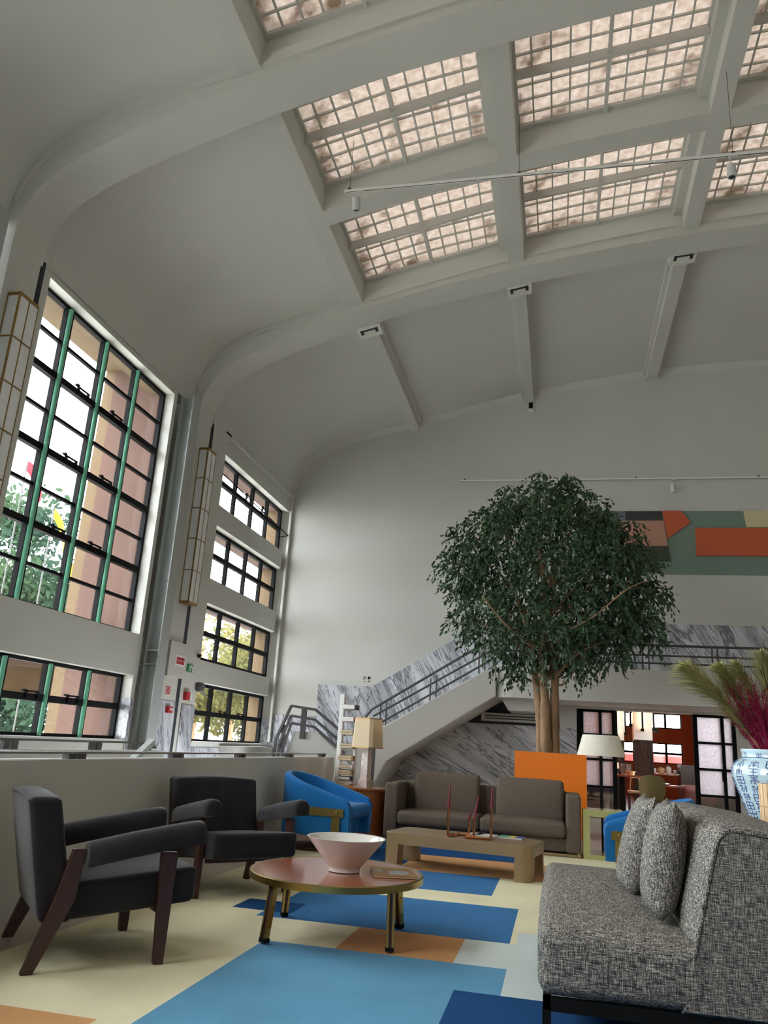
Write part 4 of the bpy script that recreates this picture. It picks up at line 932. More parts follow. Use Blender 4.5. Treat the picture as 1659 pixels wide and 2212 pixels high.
for k_, (z, nb, cols, white) in enumerate(tiers):
    obj('shelf', MB().box(-2.84, -2.66, YB-.05, YB+.09, z-.008, z), M['white'], tw)
    hb = .065/nb if k_ not in (5, 7) else .04
    zz = z
    for q in range(nb):
        lab = '%s-spined book lying %son the %s shelf of the white tower' % (cn[cols[q]], ('' if nb == 1 else ('uppermost ' if q == nb-1 else 'underneath ')), ords[k_])
        bo = thing('book', lab, 'book', (-2.74, YB, zz), 'books in the white tower')
        dx = rnd.uniform(-.01, .01); hh = hb*(.95)
        obj('pages', MB().box(-2.835+dx, -2.665, YB-.11, YB+.07, zz+.002, zz+hh-.002), M['paper'] if not white else M['white'], bo)
        mb = MB(); mb.box(-2.838+dx, -2.64, YB-.113, YB+.073, zz, zz+.0025); mb.box(-2.838+dx, -2.64, YB-.113, YB+.073, zz+hh-.0025, zz+hh); mb.box(-2.665, -2.64, YB-.114, YB+.073, zz, zz+hh)
        obj('cover', mb, M['dustjacket'][cols[q]] if not (white and False) else M['white'], bo); zz += hh
t = obj('grey_bin_post', MB().box(-2.62, -2.54, 11.3, 11.4, 0, 1.05), M['rail']); tag(t, 'dark grey upright post at the foot of the stair behind the lamp', 'post')

# ---------------------------------------------------------------- pale green table and floor lamp
t = thing('open_side_table', 'pale olive-green open frame side table beside the taupe sofa', 'side table', (.48, 9.95, RZ))
ya, yb_ = 9.72, 10.12
obj('tabletop', MB().box(.265, .71, ya, yb_, .455, .53), M['olive'], t, bevel=.004); obj('side_panel', MB().box(.265, .338, ya, ya+.06, .06, .456), M['olive'], t); obj('side_panel', MB().box(.265, .30, ya+.06, yb_, .06, .456), M['olive'], t); obj('foot', MB().box(.265, .71, ya, yb_, RZ, .06), M['olive'], t)
t = thing('floor_lamp', 'black floor lamp with a wide ivory cone shade by the glass doors', 'floor lamp', (.49, 10.3, RZ))
xl, yl = .50, 10.25
obj('lamp_base', MB().lathe([(.001, 0), (.15, 0), (.15, .015), (.012, .03)], 28, (xl+.28, yl, RZ)), M['black'], t, smooth=30)
mb = MB(); mb.box(xl-.012, xl+.012, yl-.012, yl+.012, .02, 1.32); mb.box(xl, xl+.28, yl-.01, yl+.01, .02, .035); obj('pole', mb, M['black'], t)
mb = MB(); mb.lathe([(.285, 1.115), (.215, 1.355)], 48, (xl, yl, 0), False); mb.lathe([(.281, 1.117), (.211, 1.353)], 48, (xl, yl, 0), False); obj('lamp_shade', mb, M['shade2'], t, smooth=30)
obj('shade_ring', MB().box(xl-.215, xl+.215, yl-.004, yl+.004, 1.335, 1.343), M['black'], t)

# ---------------------------------------------------------------- planter and ficus
t = thing('planter', 'large square orange planter box behind the taupe sofa', 'planter', (-.12, 12.5, 0))
mb = MB(); px0, px1, py0, py1 = -.62, .385, 12.0, 13.0
for (a, b, c_, d) in ((px0, px1, py0, py0+.04), (px0, px1, py1-.04, py1), (px0, px0+.04, py0+.04, py1-.04), (px1-.04, px1, py0+.04, py1-.04)): mb.box(a, b, c_, d, 0, 1.12)
obj('planter_box', mb, M['orange'], t); obj('soil', MB().box(px0+.04, px1-.04, py0+.04, py1-.04, .9, 1.06), M['soil'], t)
t = thing('ficus_tree', 'big leafy ficus tree rising from the orange planter', 'tree', (-.13, 12.4, 1.06))
rnd = random.Random(11)
stems = [[(-.26, 12.42, 1.04), (-.27, 12.42, 1.5), (-.33, 12.40, 2.1), (-.45, 12.35, 2.9), (-.75, 12.3, 3.7)], [(-.17, 12.36, 1.04), (-.19, 12.34, 1.45), (-.20, 12.36, 1.9), (-.24, 12.38, 2.5), (-.20, 12.4, 3.4), (-.32, 12.5, 4.6)], [(-.07, 12.44, 1.04), (-.06, 12.44, 1.5), (-.05, 12.45, 2.2), (.05, 12.5, 3.0), (.2, 12.6, 4.3)]]
mb = MB()
for i, s_ in enumerate(stems):
    p = crom(s_, 5); r_ = [(.088 if i else .075)*(1-.62*j/len(p))*(1+.06*math.sin(j*2.3+i)) for j in range(len(p))]; mb.tube(p, r_, 12)
obj('trunk', mb, M['bark'], t, smooth=True)
blobs = []   # clumps of the crown: x, z, radius, depth
for (px, pz, r_) in ((-.40, 5.12, .17), (-.22, 5.26, .12), (.08, 5.14, .16), (.2, 5.28, .10), (.36, 5.0, .17), (-.72, 4.86, .26), (-.25, 4.86, .32), (.22, 4.8, .30), (.62, 4.62, .26), (-1.2, 4.55, .24), (-.95, 4.62, .26),
                    (-1.5, 4.42, .2), (-.65, 4.42, .42), (-.05, 4.4, .46), (.55, 4.3, .38), (.98, 4.45, .24), (-1.25, 4.12, .32), (.95, 4.05, .34), (-1.66, 3.92, .22), (-1.45, 3.75, .26), (-.9, 3.85, .42), (-.2, 3.8, .48), (.5, 3.8, .44),
                    (1.15, 3.75, .26), (1.22, 3.98, .2), (-1.55, 3.42, .24), (-1.15, 3.35, .38), (-.55, 3.25, .46), (.1, 3.2, .48), (.7, 3.3, .42), (1.2, 3.38, .30), (1.45, 3.45, .16), (-1.45, 3.02, .2), (-1.1, 2.82, .32), (-.6, 2.72, .36),
                    (-.1, 2.75, .38), (.4, 2.78, .36), (.85, 2.85, .32), (1.2, 2.98, .26), (1.38, 2.75, .13), (-.85, 2.42, .22), (-.5, 2.36, .22), (.05, 2.46, .22), (.45, 2.44, .22), (.8, 2.5, .18), (-.62, 2.22, .13), (.25, 2.32, .15), (-.2, 2.38, .18)):
    for yy in ((-.1,) if r_ < .25 else (-.75, .05, .8)):
        sc_ = 1.0-abs(px+.2)/2.4 if yy else 1
        blobs.append((px*(12.5+yy*1.0)/12.0, 12.5+yy*max(.35, sc_), (pz-1.1)*(12.5+yy)/12.0+1.1, r_*(.95)))
mb = MB()
for (bx, by, bz, br) in blobs:
    if rnd.random() < .3 and by > 12:
        mb.tube(crom([(-.15+.1*rnd.random(), 12.42, min(max(2.2, bz-.9), 3.6)), ((bx-.15)*.5+rnd.uniform(-.1, .1), (by+12.42)/2, bz-.25), (bx, by, bz)], 4), [.028-.0026*j for j in range(9)], 6)
mb.tube(crom([(.05, 12.1, 2.85), (.5, 11.75, 3.05), (.95, 11.6, 3.42), (1.3, 11.7, 3.6)], 5), [.017-.0008*j for j in range(16)], 7)
mb.tube(crom([(-.3, 12.2, 2.6), (-.75, 11.8, 2.9), (-1.1, 11.6, 3.3)], 5), [.024-.0015*j for j in range(11)], 6)
obj('branch', mb, M['bark'], t, smooth=True)
mb = MB()
def leaf(mb, p, d, sz, rnd):
    d = d.normalized(); a = d.cross(Vector((rnd.uniform(-1, 1), rnd.uniform(-1, 1), rnd.uniform(-1, 1))))
    if a.length < .05: return
    a.normalize(); n = a.cross(d); w = sz*.24
    q = [p, p+d*sz*.35+a*w+n*w*.35, p+d*sz*.72+a*w*.75+n*w*.3, p+d*sz, p+d*sz*.72-a*w*.75+n*w*.3, p+d*sz*.35-a*w+n*w*.35, p+d*sz*.5]
    mb.add(q, [(0, 1, 6), (1, 2, 6), (2, 3, 6), (3, 4, 6), (4, 5, 6), (5, 0, 6)])
for (bx, by, bz, br) in blobs:
    c0 = Vector((bx, by, bz)); ntw = int(14+330*br*br)
    for w in range(ntw):
        u = Vector((rnd.gauss(0, 1), rnd.gauss(0, 1), rnd.gauss(0, 1)+.25)).normalized(); p = c0+u*br*(rnd.random()**.4)
        out = Vector((u.x, u.y, -.25+u.z*.5)).normalized()
        L = rnd.uniform(.10, .24)
        for s_ in range(rnd.randint(4, 7)):
            k = s_/6.0; q = p+out*L*k+Vector((0, 0, -.16*k*k)); dd = out*.5+Vector((rnd.uniform(-.6, .6), rnd.uniform(-.6, .6), rnd.uniform(-1.1, .0)))
            leaf(mb, q, dd, rnd.uniform(.06, .095), rnd)
obj('foliage', mb, M['leaf'], t)

# ---------------------------------------------------------------- console, vase, dried stems, bamboo lantern
t = thing('console_table', 'low console table behind the grey sofa carrying the vase', 'console table', (1.5, 5.0, RZ))
obj('tabletop', MB().box(1.005, 1.72, 4.2, 6.3, .66, .70), M['wood_dark'], t, bevel=.004)
for (x, y) in ((1.09, 4.25), (1.69, 4.25), (1.09, 6.25), (1.69, 6.25)): obj('leg', MB().box(x-.025, x+.025, y-.025, y+.025, RZ, .66), M['wood_dark'], t)
VX, VY, VZ = 1.295, 5.35, .70
VP = [(.001, 0), (.165, 0), (.175, .01), (.172, .05), (.18, .09), (.205, .16), (.245, .27), (.268, .335), (.27, .375), (.255, .415), (.215, .445), (.205, .455), (.205, .475), (.21, .485), (.21, .50), (.20, .502), (.195, .49), (.19, .45), (.001, .2)]
VPs = [VP[0], VP[1]] + crom(VP[2:11], 3) + VP[11:]
t = thing('chinese_vase', 'large pale celadon vase painted with blue seal characters on the console', 'vase', (VX, VY, VZ))
obj('vase_body', MB().lathe(VPs, 56, (VX, VY, VZ)), M['vase'], t, smooth=50)
def vr(z):
    for (r1, z1), (r2, z2) in zip(VPs[1:], VPs[2:]):
        if z1 <= z <= z2: return r1+(r2-r1)*(z-z1)/max(1e-6, z2-z1)
    return .2
GL = [  # strokes of seal-style characters in a unit box
 [[(0, 1), (1, 1)], [(.5, 1), (.5, 0)], [(.15, .5), (.85, .5)], [(0, 0), (1, 0)]],
 [[(0, 0), (0, 1), (1, 1), (1, 0), (0, 0)], [(.5, 1), (.5, 0)], [(0, .5), (1, .5)]],
 [[(.1, 1), (.9, 1)], [(.2, .75), (.8, .75)], [(.5, 1), (.5, .5)], [(.1, 0), (.1, .5), (.9, .5), (.9, 0)], [(.35, .3), (.65, .3)], [(.35, .1), (.65, .1)]],
 [[(.2, 1), (.0, .75), (.25, .6), (.1, .3), (.3, 0)], [(.5, .9), (1, .9), (.6, .55), (.95, .3), (.7, 0)], [(.45, .55), (.45, .1)]],
 [[(.3, .6), (.1, .8), (.3, 1), (.5, .8), (.3, .6)], [(.7, 1), (.7, .5), (1, .35)], [(0, .4), (.6, .4)], [(.3, .4), (.1, 0)], [(.45, .4), (.8, 0)]],
 [[(.0, 1), (.0, .55), (1, .55), (1, 1)], [(.5, 1), (.5, 0)], [(.0, .3), (.0, 0), (1, 0), (1, .3)]],
 [[(.5, 1), (.5, .7)], [(.1, .7), (.9, .7)], [(.1, .7), (.1, .2), (0, 0)], [(.9, .7), (.9, .2), (1, 0)], [(.3, .5), (.7, .5)], [(.3, .3), (.7, .3)], [(.5, .5), (.5, 0)]],
 [[(.1, .9), (.4, .9), (.4, .6), (.1, .6), (.1, .9)], [(.6, 1), (.95, .8), (.6, .65)], [(0, .4), (.5, .5), (1, .4)], [(.2, .3), (.2, 0)], [(.5, .3), (.5, 0)], [(.8, .3), (.8, 0)]]]
mb = MB(); rnd = random.Random(3)
def onv(a, z, o=.0015): r = vr(z)+o; return Vector((VX+r*math.cos(a), VY+r*math.sin(a), VZ+z))
def stroke(pts, w):
    for p, q in zip(pts, pts[1:]):
        n = max(1, int(abs(q[0]-p[0])/.05)+int(abs(q[1]-p[1])/.015)); prev = None
        for i in range(n+1):
            a = p[0]+(q[0]-p[0])*i/n; z = p[1]+(q[1]-p[1])*i/n; c_ = onv(a, z)
            if prev is not None:
                d = (c_-prev).normalized(); nr = Vector((math.cos(a), math.sin(a), 0)); s_ = d.cross(nr).normalized()*w/2
                mb.add([prev-s_, prev+s_, c_+s_, c_-s_], [(0, 1, 2, 3)])
            prev = c_
for col in range(16):
    a0 = 2*PI*col/16
    for row in range(7):
        z0 = .115+row*.047; g = GL[(col*3+row*5+rnd.randint(0, 2)) % len(GL)]; hw = .030/vr(z0+.02)
        for st_ in g: stroke([(a0-hw+2*hw*(1-x), z0+y*.038) for x, y in st_], .0052)
for col in range(12):
    a0 = 2*PI*(col+.5)/12; g = GL[(col*5+2) % len(GL)]
    for st_ in g: stroke([(a0-.07+.14*(1-x), .457+y*.022) for x, y in st_], .003)
obj('blue_characters', mb, M['cobalt'], t)
for z, w in ((.085, .0025), (.072, .0045), (.058, .0025), (.452, .002)): obj('blue_line', MB().loft([[tuple(onv(2*PI*i/48, z+dz, .001)) for i in range(48)] for dz in (-w, w)], True, False), M['cobalt'], t)
rnd = random.Random(8)
def plume(label, tip, base, wid):
    t = thing('pampas_plume', label, 'dried plume', base, 'dried grasses in the celadon vase')
    b0 = Vector(base); tp = Vector(tip); d = tp-b0; mid = b0+d*.5+Vector((0, 0, .06*d.length)); pts = crom([tuple(b0), tuple(mid), tuple(tp)], 10)
    obj('stalk', MB().tube(pts, [.006-.0045*i/len(pts) for i in range(len(pts))], 6), M['straw'], t)
    mb = MB(); a_ = Vector(pts[-1])-Vector(pts[0])
    for i in range(620):
        k = .22+.78*rnd.random(); j = min(int(k*(len(pts)-1)), len(pts)-2); p = Vector(pts[j]).lerp(Vector(pts[j+1]), k*(len(pts)-1)-j)
        ax = (Vector(pts[j+1])-Vector(pts[j])).normalized(); rd = Vector((rnd.gauss(0, 1), rnd.gauss(0, 1), rnd.gauss(0, 1)-.2)); rd -= ax*rd.dot(ax)
        if rd.length < .1: continue
        rd.normalize(); env = min(1.0, (k-.18)*3.2)*(1-.88*(max(0, k-.5)/.5)**1.6)
        L = wid*env*rnd.uniform(.4, 1.25)+.012; q1 = p+ax*L*.75+rd*L*.38; q2 = p+ax*L*1.6+rd*L*.72+Vector((rnd.uniform(-.02, .02), rnd.uniform(-.02, .02), -.42*L)); s_ = ax.cross(rd)*.0034
        mb.add([p-s_*.5, p+s_*.5, q1+s_, q1-s_, q2+s_*.3, q2-s_*.3], [(0, 1, 2, 3), (3, 2, 4, 5)])
    obj('plume_tuft', mb, M['pampas'], t)
zr = VZ+.46
plume('olive pampas plume leaning furthest out of the vase over the glass doors', (.775, 5.2, 1.66), (1.22, 5.33, zr), .15)
plume('shorter olive pampas plume standing second beside the outermost one', (.985, 5.3, 1.68), (1.24, 5.40, zr), .115)
plume('pale pampas plume tip between the outer plume and the upright one', (1.06, 5.22, 1.69), (1.27, 5.36, zr), .10)
plume('upright olive pampas plume over the middle of the vase', (1.215, 5.25, 1.75), (1.30, 5.32, zr), .13)
plume('olive pampas plume at the frame edge over the vase', (1.36, 5.42, 1.70), (1.36, 5.40, zr), .10)
t = thing('magenta_grass', 'dense bunch of magenta dyed dried grass in the celadon vase', 'dried grass', (VX, VY, zr)); t['group'] = 'dried grasses in the celadon vase'
mb = MB()
for i in range(210):
    a = rnd.uniform(0, 2*PI); r_ = rnd.random()**.5; b0 = Vector((VX+.10*r_*math.cos(a), VY+.10*r_*math.sin(a), zr-.02)); lean = Vector((math.cos(a)*r_*.24+rnd.uniform(-.04, .04), math.sin(a)*r_*.24, rnd.uniform(.28, .46)))
    tp = b0+lean; mb.tube([tuple(b0), tuple(b0+lean*.5+Vector((0, 0, .02))), tuple(tp)], [.0028, .0022, .001], 4)
    for j in range(14):
        k = rnd.uniform(.35, 1); p = b0+lean*k; q = p+lean.normalized()*rnd.uniform(.02, .06)+Vector((rnd.uniform(-.03, .03), rnd.uniform(-.03, .03), 0)); s_ = Vector((.0014, .0014, 0)); mb.add([p-s_, p+s_, q+s_, q-s_], [(0, 1, 2, 3)])
obj('grass_stems', mb, M['magenta'], t)
t = thing('bamboo_lantern', 'slatted bamboo lantern at the frame edge in front of the vase', 'lantern', (1.135, 4.6, .70))
for i in range(26):
    a = 2*PI*i/26; r_ = .125; c_, s_ = math.cos(a), math.sin(a); x, y = 1.135+r_*c_, 4.6+r_*s_
    mb = MB(); mb.bar((x, y, .702), (x, y, 1.02), .027, .006, up=(c_, s_, 0)); obj('slat', mb, M['bamboo'], t)
mb = MB(); 
for z in (.79, .91): mb.loft([[(1.135+.130*math.cos(2*PI*i/40), 4.6+.130*math.sin(2*PI*i/40), z+dz) for i in range(40)] for dz in (-.003, .003)], True, False)
obj('binding_cord', mb, M['straw'], t)

# ---------------------------------------------------------------- glazed doors to the dining room
def door(k, xs, zs, open_leaf=None, panes='frost'):
    t = sthing('door_%d' % k, ((xs[0]+xs[-1])/2, 16.56, 0)); b = MB()
    for i, x in enumerate(xs):
        w = .04 if i in (0, len(xs)-1) else .028; b.box(x-w, x+w, 16.52, 16.60, 0, DZ)
    for z in zs: b.box(xs[0], xs[-1], 16.53, 16.59, z-.022, z+.022)
    b.box(xs[0], xs[-1], 16.52, 16.6, DZ-.05, DZ); b.box(xs[0], xs[-1], 16.52, 16.6, 0, .05)
    obj('door_frame', b, M['black'], t)
    g = MB(); g.box(xs[0], xs[-1], 16.555, 16.565, zs[-1], DZ); obj('door_panes', g, M['frost'], t)
    g = MB(); g.box(xs[0], xs[-1], 16.555, 16.565, .02, zs[-1]); obj('door_panes', g, M['clearish'], t); return t
door(1, [.39, .45, .80, 1.06], [1.52, 1.06, .56]); d2 = door(2, [2.555, 3.045, 3.25], [1.48, 1.0, .53])
obj('door_handle', MB().box(2.99, 3.04, 16.49, 16.53, .80, 1.0), M['black'], d2)

# ---------------------------------------------------------------- dining room beyond
mb = MB(); mb.box(.2, .35, 16.7, 28.2, -.2, 3.0); struct('wall_dining_west', mb, M['rust'])
mb = MB(); mb.box(4.3, 4.45, 20.9, 28.2, -.2, 3.0); mb.box(4.3, 4.45, 16.7, 20.9, -.2, 1.0); mb.box(4.3, 4.45, 19.8, 20.9, .9, 3.0); struct('wall_dining_east', mb, M['rust'])
mb = MB(); mb.box(.2, 4.45, 16.7, 28.2, 2.9, 3.05); struct('ceiling_dining', mb, M['paint'])
mb = MB(); mb.box(.2, 4.45, 16.7, 28.2, -.2, -.001); struct('floor_dining', mb, M['restfloor'])
mb = MB(); mb.box(.2, 1.5, 28, 28.2, -.2, 3.05); mb.box(1.5, 3.92, 28, 28.2, -.2, 1.02); mb.box(1.5, 3.92, 28, 28.2, 1.66, 2.12); mb.box(1.5, 3.92, 28, 28.2, 2.60, 3.05); mb.box(3.92, 4.45, 28, 28.2, -.2, 3.05); mb.box(2.42, 2.95, 28, 28.2, 1.0, 2.65); struct('wall_dining_back', mb, M['rust'])
for kk, (xs, zs) in enumerate((((2.95, 3.42, 3.92), (2.12, 2.60)), ((2.95, 3.42, 3.92), (1.02, 1.34, 1.66)), ((1.5, 2.0, 2.42), (1.02, 1.34, 1.66)), ((1.5, 2.0, 2.42), (2.12, 2.60)))):
    t = sthing('window_%d' % (11+kk), ((xs[0]+xs[-1])/2, 28.1, zs[0])); b = MB()
    for x in xs: b.box(x-.035, x+.035, 28.05, 28.12, zs[0], zs[-1])
    for z in zs: b.box(xs[0], xs[-1], 28.05, 28.12, z-.035, z+.035)
    obj('frame', b, M['black'], t); obj('panes', MB().box(xs[0], xs[-1], 28.08, 28.09, zs[0], zs[-1]), M['glass'], t)
tag(obj('parked_van', MB().rbox((3.3, 30.4, -.13), (3.6, 1.6, 2.92), .12, 4), mat('van_red', S(176, 60, 56), .4), smooth=True), 'red vehicle side outside the dining room window', 'vehicle')
def column(x, y, w, label, tubes):
    t = thing('dining_column', label, 'column', (x, y, 0)); zs = 1.52
    obj('stone_shaft', MB().box(x-w/2, x+w/2, y-w/2, y+w/2, 0, zs), M['darkstone'], t); obj('upper_shaft', MB().box(x-w/2+.005, x+w/2-.005, y-w/2+.005, y+w/2-.005, zs, 2.9), M['white'], t)
    for (dx, dy, z0) in tubes:
        l_ = thing('tube_wall_lamp', 'warm glowing tube lamp %s' % ('on the front of ' if dy < -w/2 else 'on the side of ') + ('the dark dining column' if x > 1.6 else 'the column behind the door') + (' toward the windows' if dx > w/2 else ''), 'wall lamp', (x+dx, y+dy, z0), 'tube lamps in the dining room')
        obj('lamp_tube', MB().tube([(x+dx, y+dy, z0+.05), (x+dx, y+dy, 2.7)], .022, 10), M['tubelamp'], l_); b = MB(); b.box(x+dx-.035, x+dx+.035, y+dy-.02 if dy < -w/2 else y+dy-.03, y+dy+.045 if dy < -w/2 else y+dy+.03, z0, z0+.06); b.box(x+dx-.02, x+dx+.02, y+dy-.045, y+dy-.026, z0, 2.7); obj('lamp_bracket', b, M['black'], l_)
column(1.82, 19.0, .40, 'square column of dark stone with white upper half in the dining room', [(-.02, -.28, 1.70), (.245, 0, 1.74), (-.245, 0, 1.80)])
column(1.36, 20.6, .36, 'second dining room column half behind the door frame', [(.0, -.26, 1.60), (.22, 0, 1.66)])
tg = thing('dining_exit_sign', 'small green exit sign hanging in the dining room', 'sign', (2.86, 26.0, 1.91)); obj('sign_plate', MB().box(2.76, 2.96, 26.0, 26.02, 1.91, 2.02), M['exit'], tg); obj('hanger', MB().box(2.855, 2.865, 26.005, 26.015, 2.02, 2.9), M['black'], tg); obj('sign_arrow', MB().prism([(2.80, 1.95), (2.86, 1.98), (2.92, 1.94), (2.92, 1.925), (2.80, 1.925)], 'y', 25.995, 26.0), M['white'], tg)
t = thing('buffet_counter', 'dark stone buffet counter below the dining room windows', 'counter', (3.2, 22.3, 0))
obj('counter_body', MB().box(2.98, 4.28, 21.8, 22.4, 0, 1.04), M['darkstone'], t); obj('counter_shelf', MB().box(2.2, 3.0, 22.0, 22.5, .76, .80), M['wood_red'], t); obj('counter_shelf', MB().box(2.2, 3.0, 22.0, 22.5, .48, .52), M['wood_red'], t); obj('counter_leg', MB().box(2.2, 2.25, 22.0, 22.5, 0, .78), M['wood_dark'], t)
for i, (x, z, r_, h_, c_) in enumerate(((2.38, .80, .07, .12, 'white basket'), (2.56, .80, .09, .15, 'big covered basket'), (2.74, .80, .075, .19, 'white covered dish'), (2.90, .80, .06, .10, 'small white bowl'), (2.42, .52, .05, .12, 'cup stack'), (2.66, .52, .10, .05, 'plate stack'))):
    tag(obj('buffet_dish', MB().lathe([(.001, 0), (r_*.7, 0), (r_, h_*.4), (r_*.95, h_*.8), (r_*.3, h_), (.001, h_)], 16, (x, 22.2, z)), M['porcelain'] if i != 1 else M['bamboo'], smooth=True), '%s on the %s shelf of the dining room buffet' % (c_, 'upper' if z > .6 else 'lower'), 'dish', 'dishes on the buffet')
t = thing('dining_table', 'red-brown dining table beside the dark column', 'table', (1.45, 18.6, 0))
obj('tabletop', MB().box(1.1, 1.72, 18.2, 18.9, .74, .775), M['wood_red'], t); obj('pedestal', MB().box(1.27, 1.38, 18.5, 18.6, 0.03, .74), M['black'], t); obj('foot', MB().box(1.15, 1.55, 18.4, 18.7, 0, .03), M['black'], t)
tl = thing('small_table_lamp', 'little orange-shaded table lamp on the dining table', 'lamp', (1.2, 18.4, .775)); obj('stem', MB().lathe([(.04, 0), (.04, .012), (.008, .02), (.008, .16)], 14, (1.21, 18.4, .775)), M['copper'], tl); obj('lamp_shade', MB().lathe([(.055, .12), (.05, .24)], 18, (1.21, 18.4, .775)), M['shade'], tl)
tag(obj('bread_basket', MB().lathe([(.001, 0), (.08, 0), (.11, .08), (.10, .08), (.001, .03)], 18, (1.5, 18.5, .775)), M['bamboo']), 'round bread basket on the dining table', 'basket')
for i in range(4): tag(obj('drinking_glass', MB().lathe([(.001, 0), (.025, 0), (.035, .22), (.033, .22), (.001, .02)], 12, (1.34+.06*i, 18.65+.05*(i % 2), .775)), M['clearish'], smooth=True), ['tall glass on the dining table beside the lamp', 'tall glass on the dining table between lamp and basket', 'tall glass on the dining table behind the basket', 'tall glass on the dining table closest to the column'][i], 'glass', 'glasses on the dining table')
t = thing('dining_chair', 'pale oak dining chair at the dining table', 'chair', (1.5, 17.9, 0))
for (x, y) in ((1.42, 17.75), (1.62, 17.75), (1.42, 18.08), (1.62, 18.08)): obj('leg', MB().tube([(x, y, 0), (x, y, .45)], .014, 8), M['wood_dark'], t)
obj('seat', MB().box(1.40, 1.64, 17.72, 18.1, .44, .48), M['seatoak'], t); obj('back_frame', MB().tube([(1.42, 17.74, .46), (1.44, 17.70, .74), (1.60, 17.70, .74), (1.62, 17.74, .46)], .013, 8), M['seatoak'], t)
t = thing('dining_chair', 'ochre shell chair standing before the open doorway', 'chair', (1.55, 14.9, 0))
ls = []
for i in range(13):
    a = 2*PI*i/12
for (k, dy) in ((.90, .06), (1, .05), (1, .0), (.94, -.012)):
    ls.append([(1.545+.215*k*(abs(math.cos(2*PI*i/40))**.62)*(1 if math.cos(2*PI*i/40) > 0 else -1), 14.62+dy+.10*(math.cos(2*PI*i/40))**2*(1), .665+.195*k*(abs(math.sin(2*PI*i/40))**.62)*(1 if math.sin(2*PI*i/40) > 0 else -1)) for i in range(40)])
obj('backrest', MB().loft(ls), M['ochre'], t, smooth=50)
obj('seat', MB().rbox((1.55, 14.92, .43), (.44, .44, .07), .03, 4), M['ochre'], t, smooth=True)
for (x, y) in ((1.38, 14.76), (1.72, 14.76), (1.38, 15.08), (1.72, 15.08)): obj('leg', MB().tube([(x, y, 0), (x*.85+1.55*.15, y, .41)], .014, 8), M['wood_dark'], t)
t = thing('lounge_chair', 'rust leather armchair edge at the foot of the buffet', 'chair', (3.5, 19.2, 0)); obj('seat_shell', MB().rbox((2.95, 19.3, .42), (.7, .7, .42), .12, 4), mat('rust_leather', S(84, 36, 26), .5), t, smooth=True); obj('plinth', MB().box(2.7, 3.2, 19.1, 19.5, 0, .22), M['black'], t)

# ---------------------------------------------------------------- outdoors
mb = MB(); mb.box(-90, -6.4, -40, 120, -1.7, -1.6); mb.box(-20, 40, 28.3, 60, -1.7, -1.6); struct('floor_street', mb, M['ground'])
def pier(k, ya, yb):
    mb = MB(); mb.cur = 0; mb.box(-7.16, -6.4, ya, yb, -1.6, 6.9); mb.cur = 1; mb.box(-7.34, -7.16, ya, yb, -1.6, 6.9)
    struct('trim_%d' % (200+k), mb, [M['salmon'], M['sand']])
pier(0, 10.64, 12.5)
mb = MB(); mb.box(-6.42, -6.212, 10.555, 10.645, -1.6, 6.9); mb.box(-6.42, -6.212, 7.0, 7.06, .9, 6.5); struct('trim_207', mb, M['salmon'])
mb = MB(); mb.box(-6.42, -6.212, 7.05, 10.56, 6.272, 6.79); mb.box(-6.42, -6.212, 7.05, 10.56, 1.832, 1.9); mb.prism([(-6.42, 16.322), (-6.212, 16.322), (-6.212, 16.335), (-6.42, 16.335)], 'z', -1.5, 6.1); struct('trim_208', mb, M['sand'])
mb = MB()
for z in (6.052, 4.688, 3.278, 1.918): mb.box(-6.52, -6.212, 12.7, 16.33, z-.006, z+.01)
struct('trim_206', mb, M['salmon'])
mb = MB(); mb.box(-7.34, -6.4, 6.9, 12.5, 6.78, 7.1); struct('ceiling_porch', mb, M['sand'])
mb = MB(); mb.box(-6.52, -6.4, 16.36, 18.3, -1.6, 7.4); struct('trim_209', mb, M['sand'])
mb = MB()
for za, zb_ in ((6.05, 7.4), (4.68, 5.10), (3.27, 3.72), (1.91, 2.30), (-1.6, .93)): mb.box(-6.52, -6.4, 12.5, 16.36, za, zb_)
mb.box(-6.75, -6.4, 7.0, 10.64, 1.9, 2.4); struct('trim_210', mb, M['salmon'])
t = thing('porch_wall', 'sand and salmon canopy wall seen through the low window', 'wall', (-8.4, 11, 1.5))
mb = MB(); mb.box(-8.4, -8.2, 10.5, 12.6, 1.52, 1.95); obj('wall_block', mb, M['sand'], t); obj('beam', MB().bar((-8.2, 9.6, 1.92), (-8.2, 14.0, 2.18), .4, .14), M['salmon'], t)
M['treeyellow'] = translucent_mat('autumn_leaf', S(70, 78, 48), S(112, 104, 62), 0.6, diff=0.5)
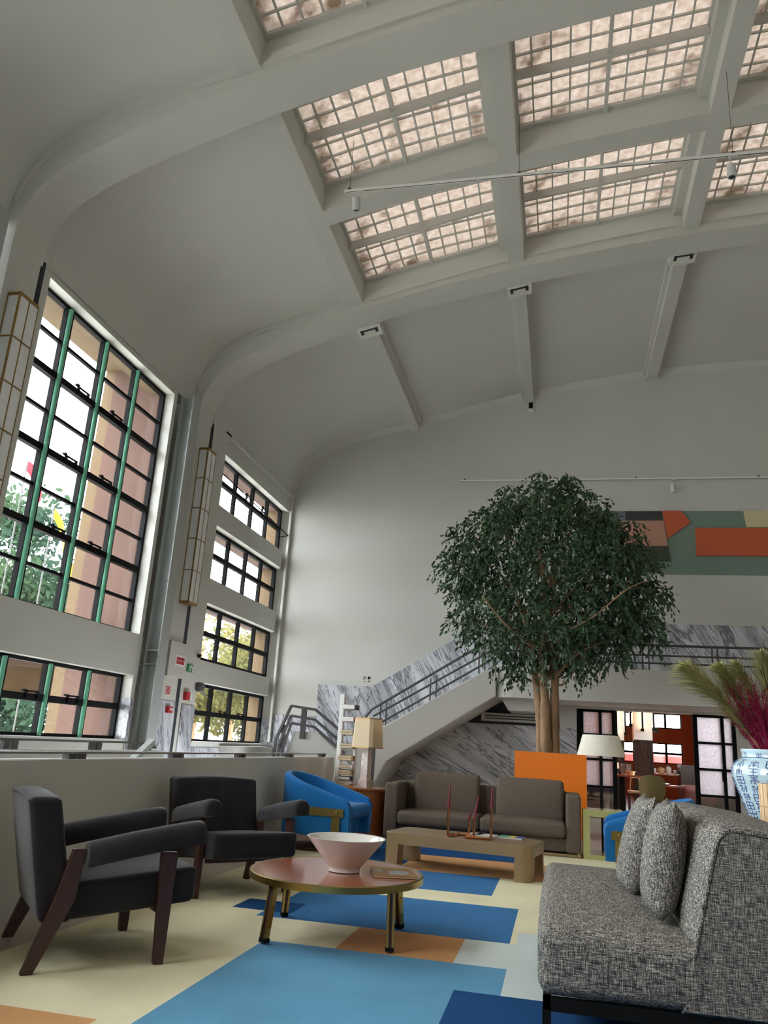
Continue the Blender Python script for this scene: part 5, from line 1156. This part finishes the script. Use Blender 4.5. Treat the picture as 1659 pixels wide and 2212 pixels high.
def street_tree(label, c, R, nleaf, seed, sz=.20, lm='treeleaf'):
    rnd = random.Random(seed); t = thing('street_tree', label, 'tree', (c[0], c[1], -1.6), 'street trees outside the windows')
    obj('trunk', MB().tube([(c[0], c[1], -1.6), (c[0]+.1, c[1], c[2]-R*.3), (c[0], c[1]+.2, c[2]+R*.4)], [.18, .13, .05], 8), M['bark'], t)
    mb = MB(); cl = [(Vector((rnd.gauss(0, 1), rnd.gauss(0, 1), rnd.gauss(0, .8))).normalized()*R*rnd.uniform(.25, .95), R*rnd.uniform(.22, .4)) for _ in range(26)]
    for i in range(nleaf):
        o, r_ = cl[i % 26]; u = Vector((rnd.gauss(0, 1), rnd.gauss(0, 1), rnd.gauss(0, 1))).normalized()*r_*rnd.random()**.5
        leaf(mb, Vector(c)+o+u, Vector((rnd.uniform(-1, 1), rnd.uniform(-1, 1), rnd.uniform(-1.2, .4))), sz*rnd.uniform(.7, 1.3), rnd)
    obj('foliage', mb, M[lm], t)
street_tree('broad unseen tree added close to the facade to shade the outside piers', (-11.0, 2.2, 4.8), 3.9, 5200, 9, .34)  # out of view, added to keep sky light off the outside piers
street_tree('leafy green street tree seen through the tall near window', (-17.5, 22.2, 4.4), 3.6, 12000, 1, .26)
street_tree('street tree low behind the slatted near windows', (-23.0, 29.5, 1.8), 3.0, 6000, 2, .26)
street_tree('yellow-green street tree beyond the stacked far windows', (-16.0, 33.8, 3.7), 3.9, 6500, 3, .28, 'treeyellow')
street_tree('second yellow-green street tree further along the far windows', (-17.0, 40.5, 3.8), 4.2, 6500, 4, .30, 'treeyellow')
for nm, lab, p0, p1, m in (('flag', 'yellow flag hanging outside the tall window', (-9.5, 12.9, 5.0), (-9.5, 14.2, 3.6), 'yellow'), ('flag', 'red flag strip outside at the edge of the tall window', (-9.5, 11.9, 5.6), (-9.5, 12.4, 5.1), 'flagred'), ('flag', 'red striped flag beside the salmon pier outside', (-9.5, 15.0, 3.5), (-9.5, 15.6, 3.0), 'flagred')):
    a, b = Vector(p0), Vector(p1); d = b-a
    mb = MB(); mb.loft([[tuple(a+d*k+Vector((.06*math.sin(k*9), 0, w*(.35+.65*math.sin(PI*k*.8+.4))))) for w in (-.16, .16)] for k in [i/12 for i in range(13)]], closed=False, caps=False)
    ft = thing(nm, lab, 'flag', (-9.5, p0[1], -1.6)); obj('flag_cloth', mb, M[m], ft); obj('flagpole', MB().tube([(-9.5, p0[1]-.02, -1.6), (-9.5, p0[1]-.02, p0[2]+.1)], .012, 6), M['rail'], ft)
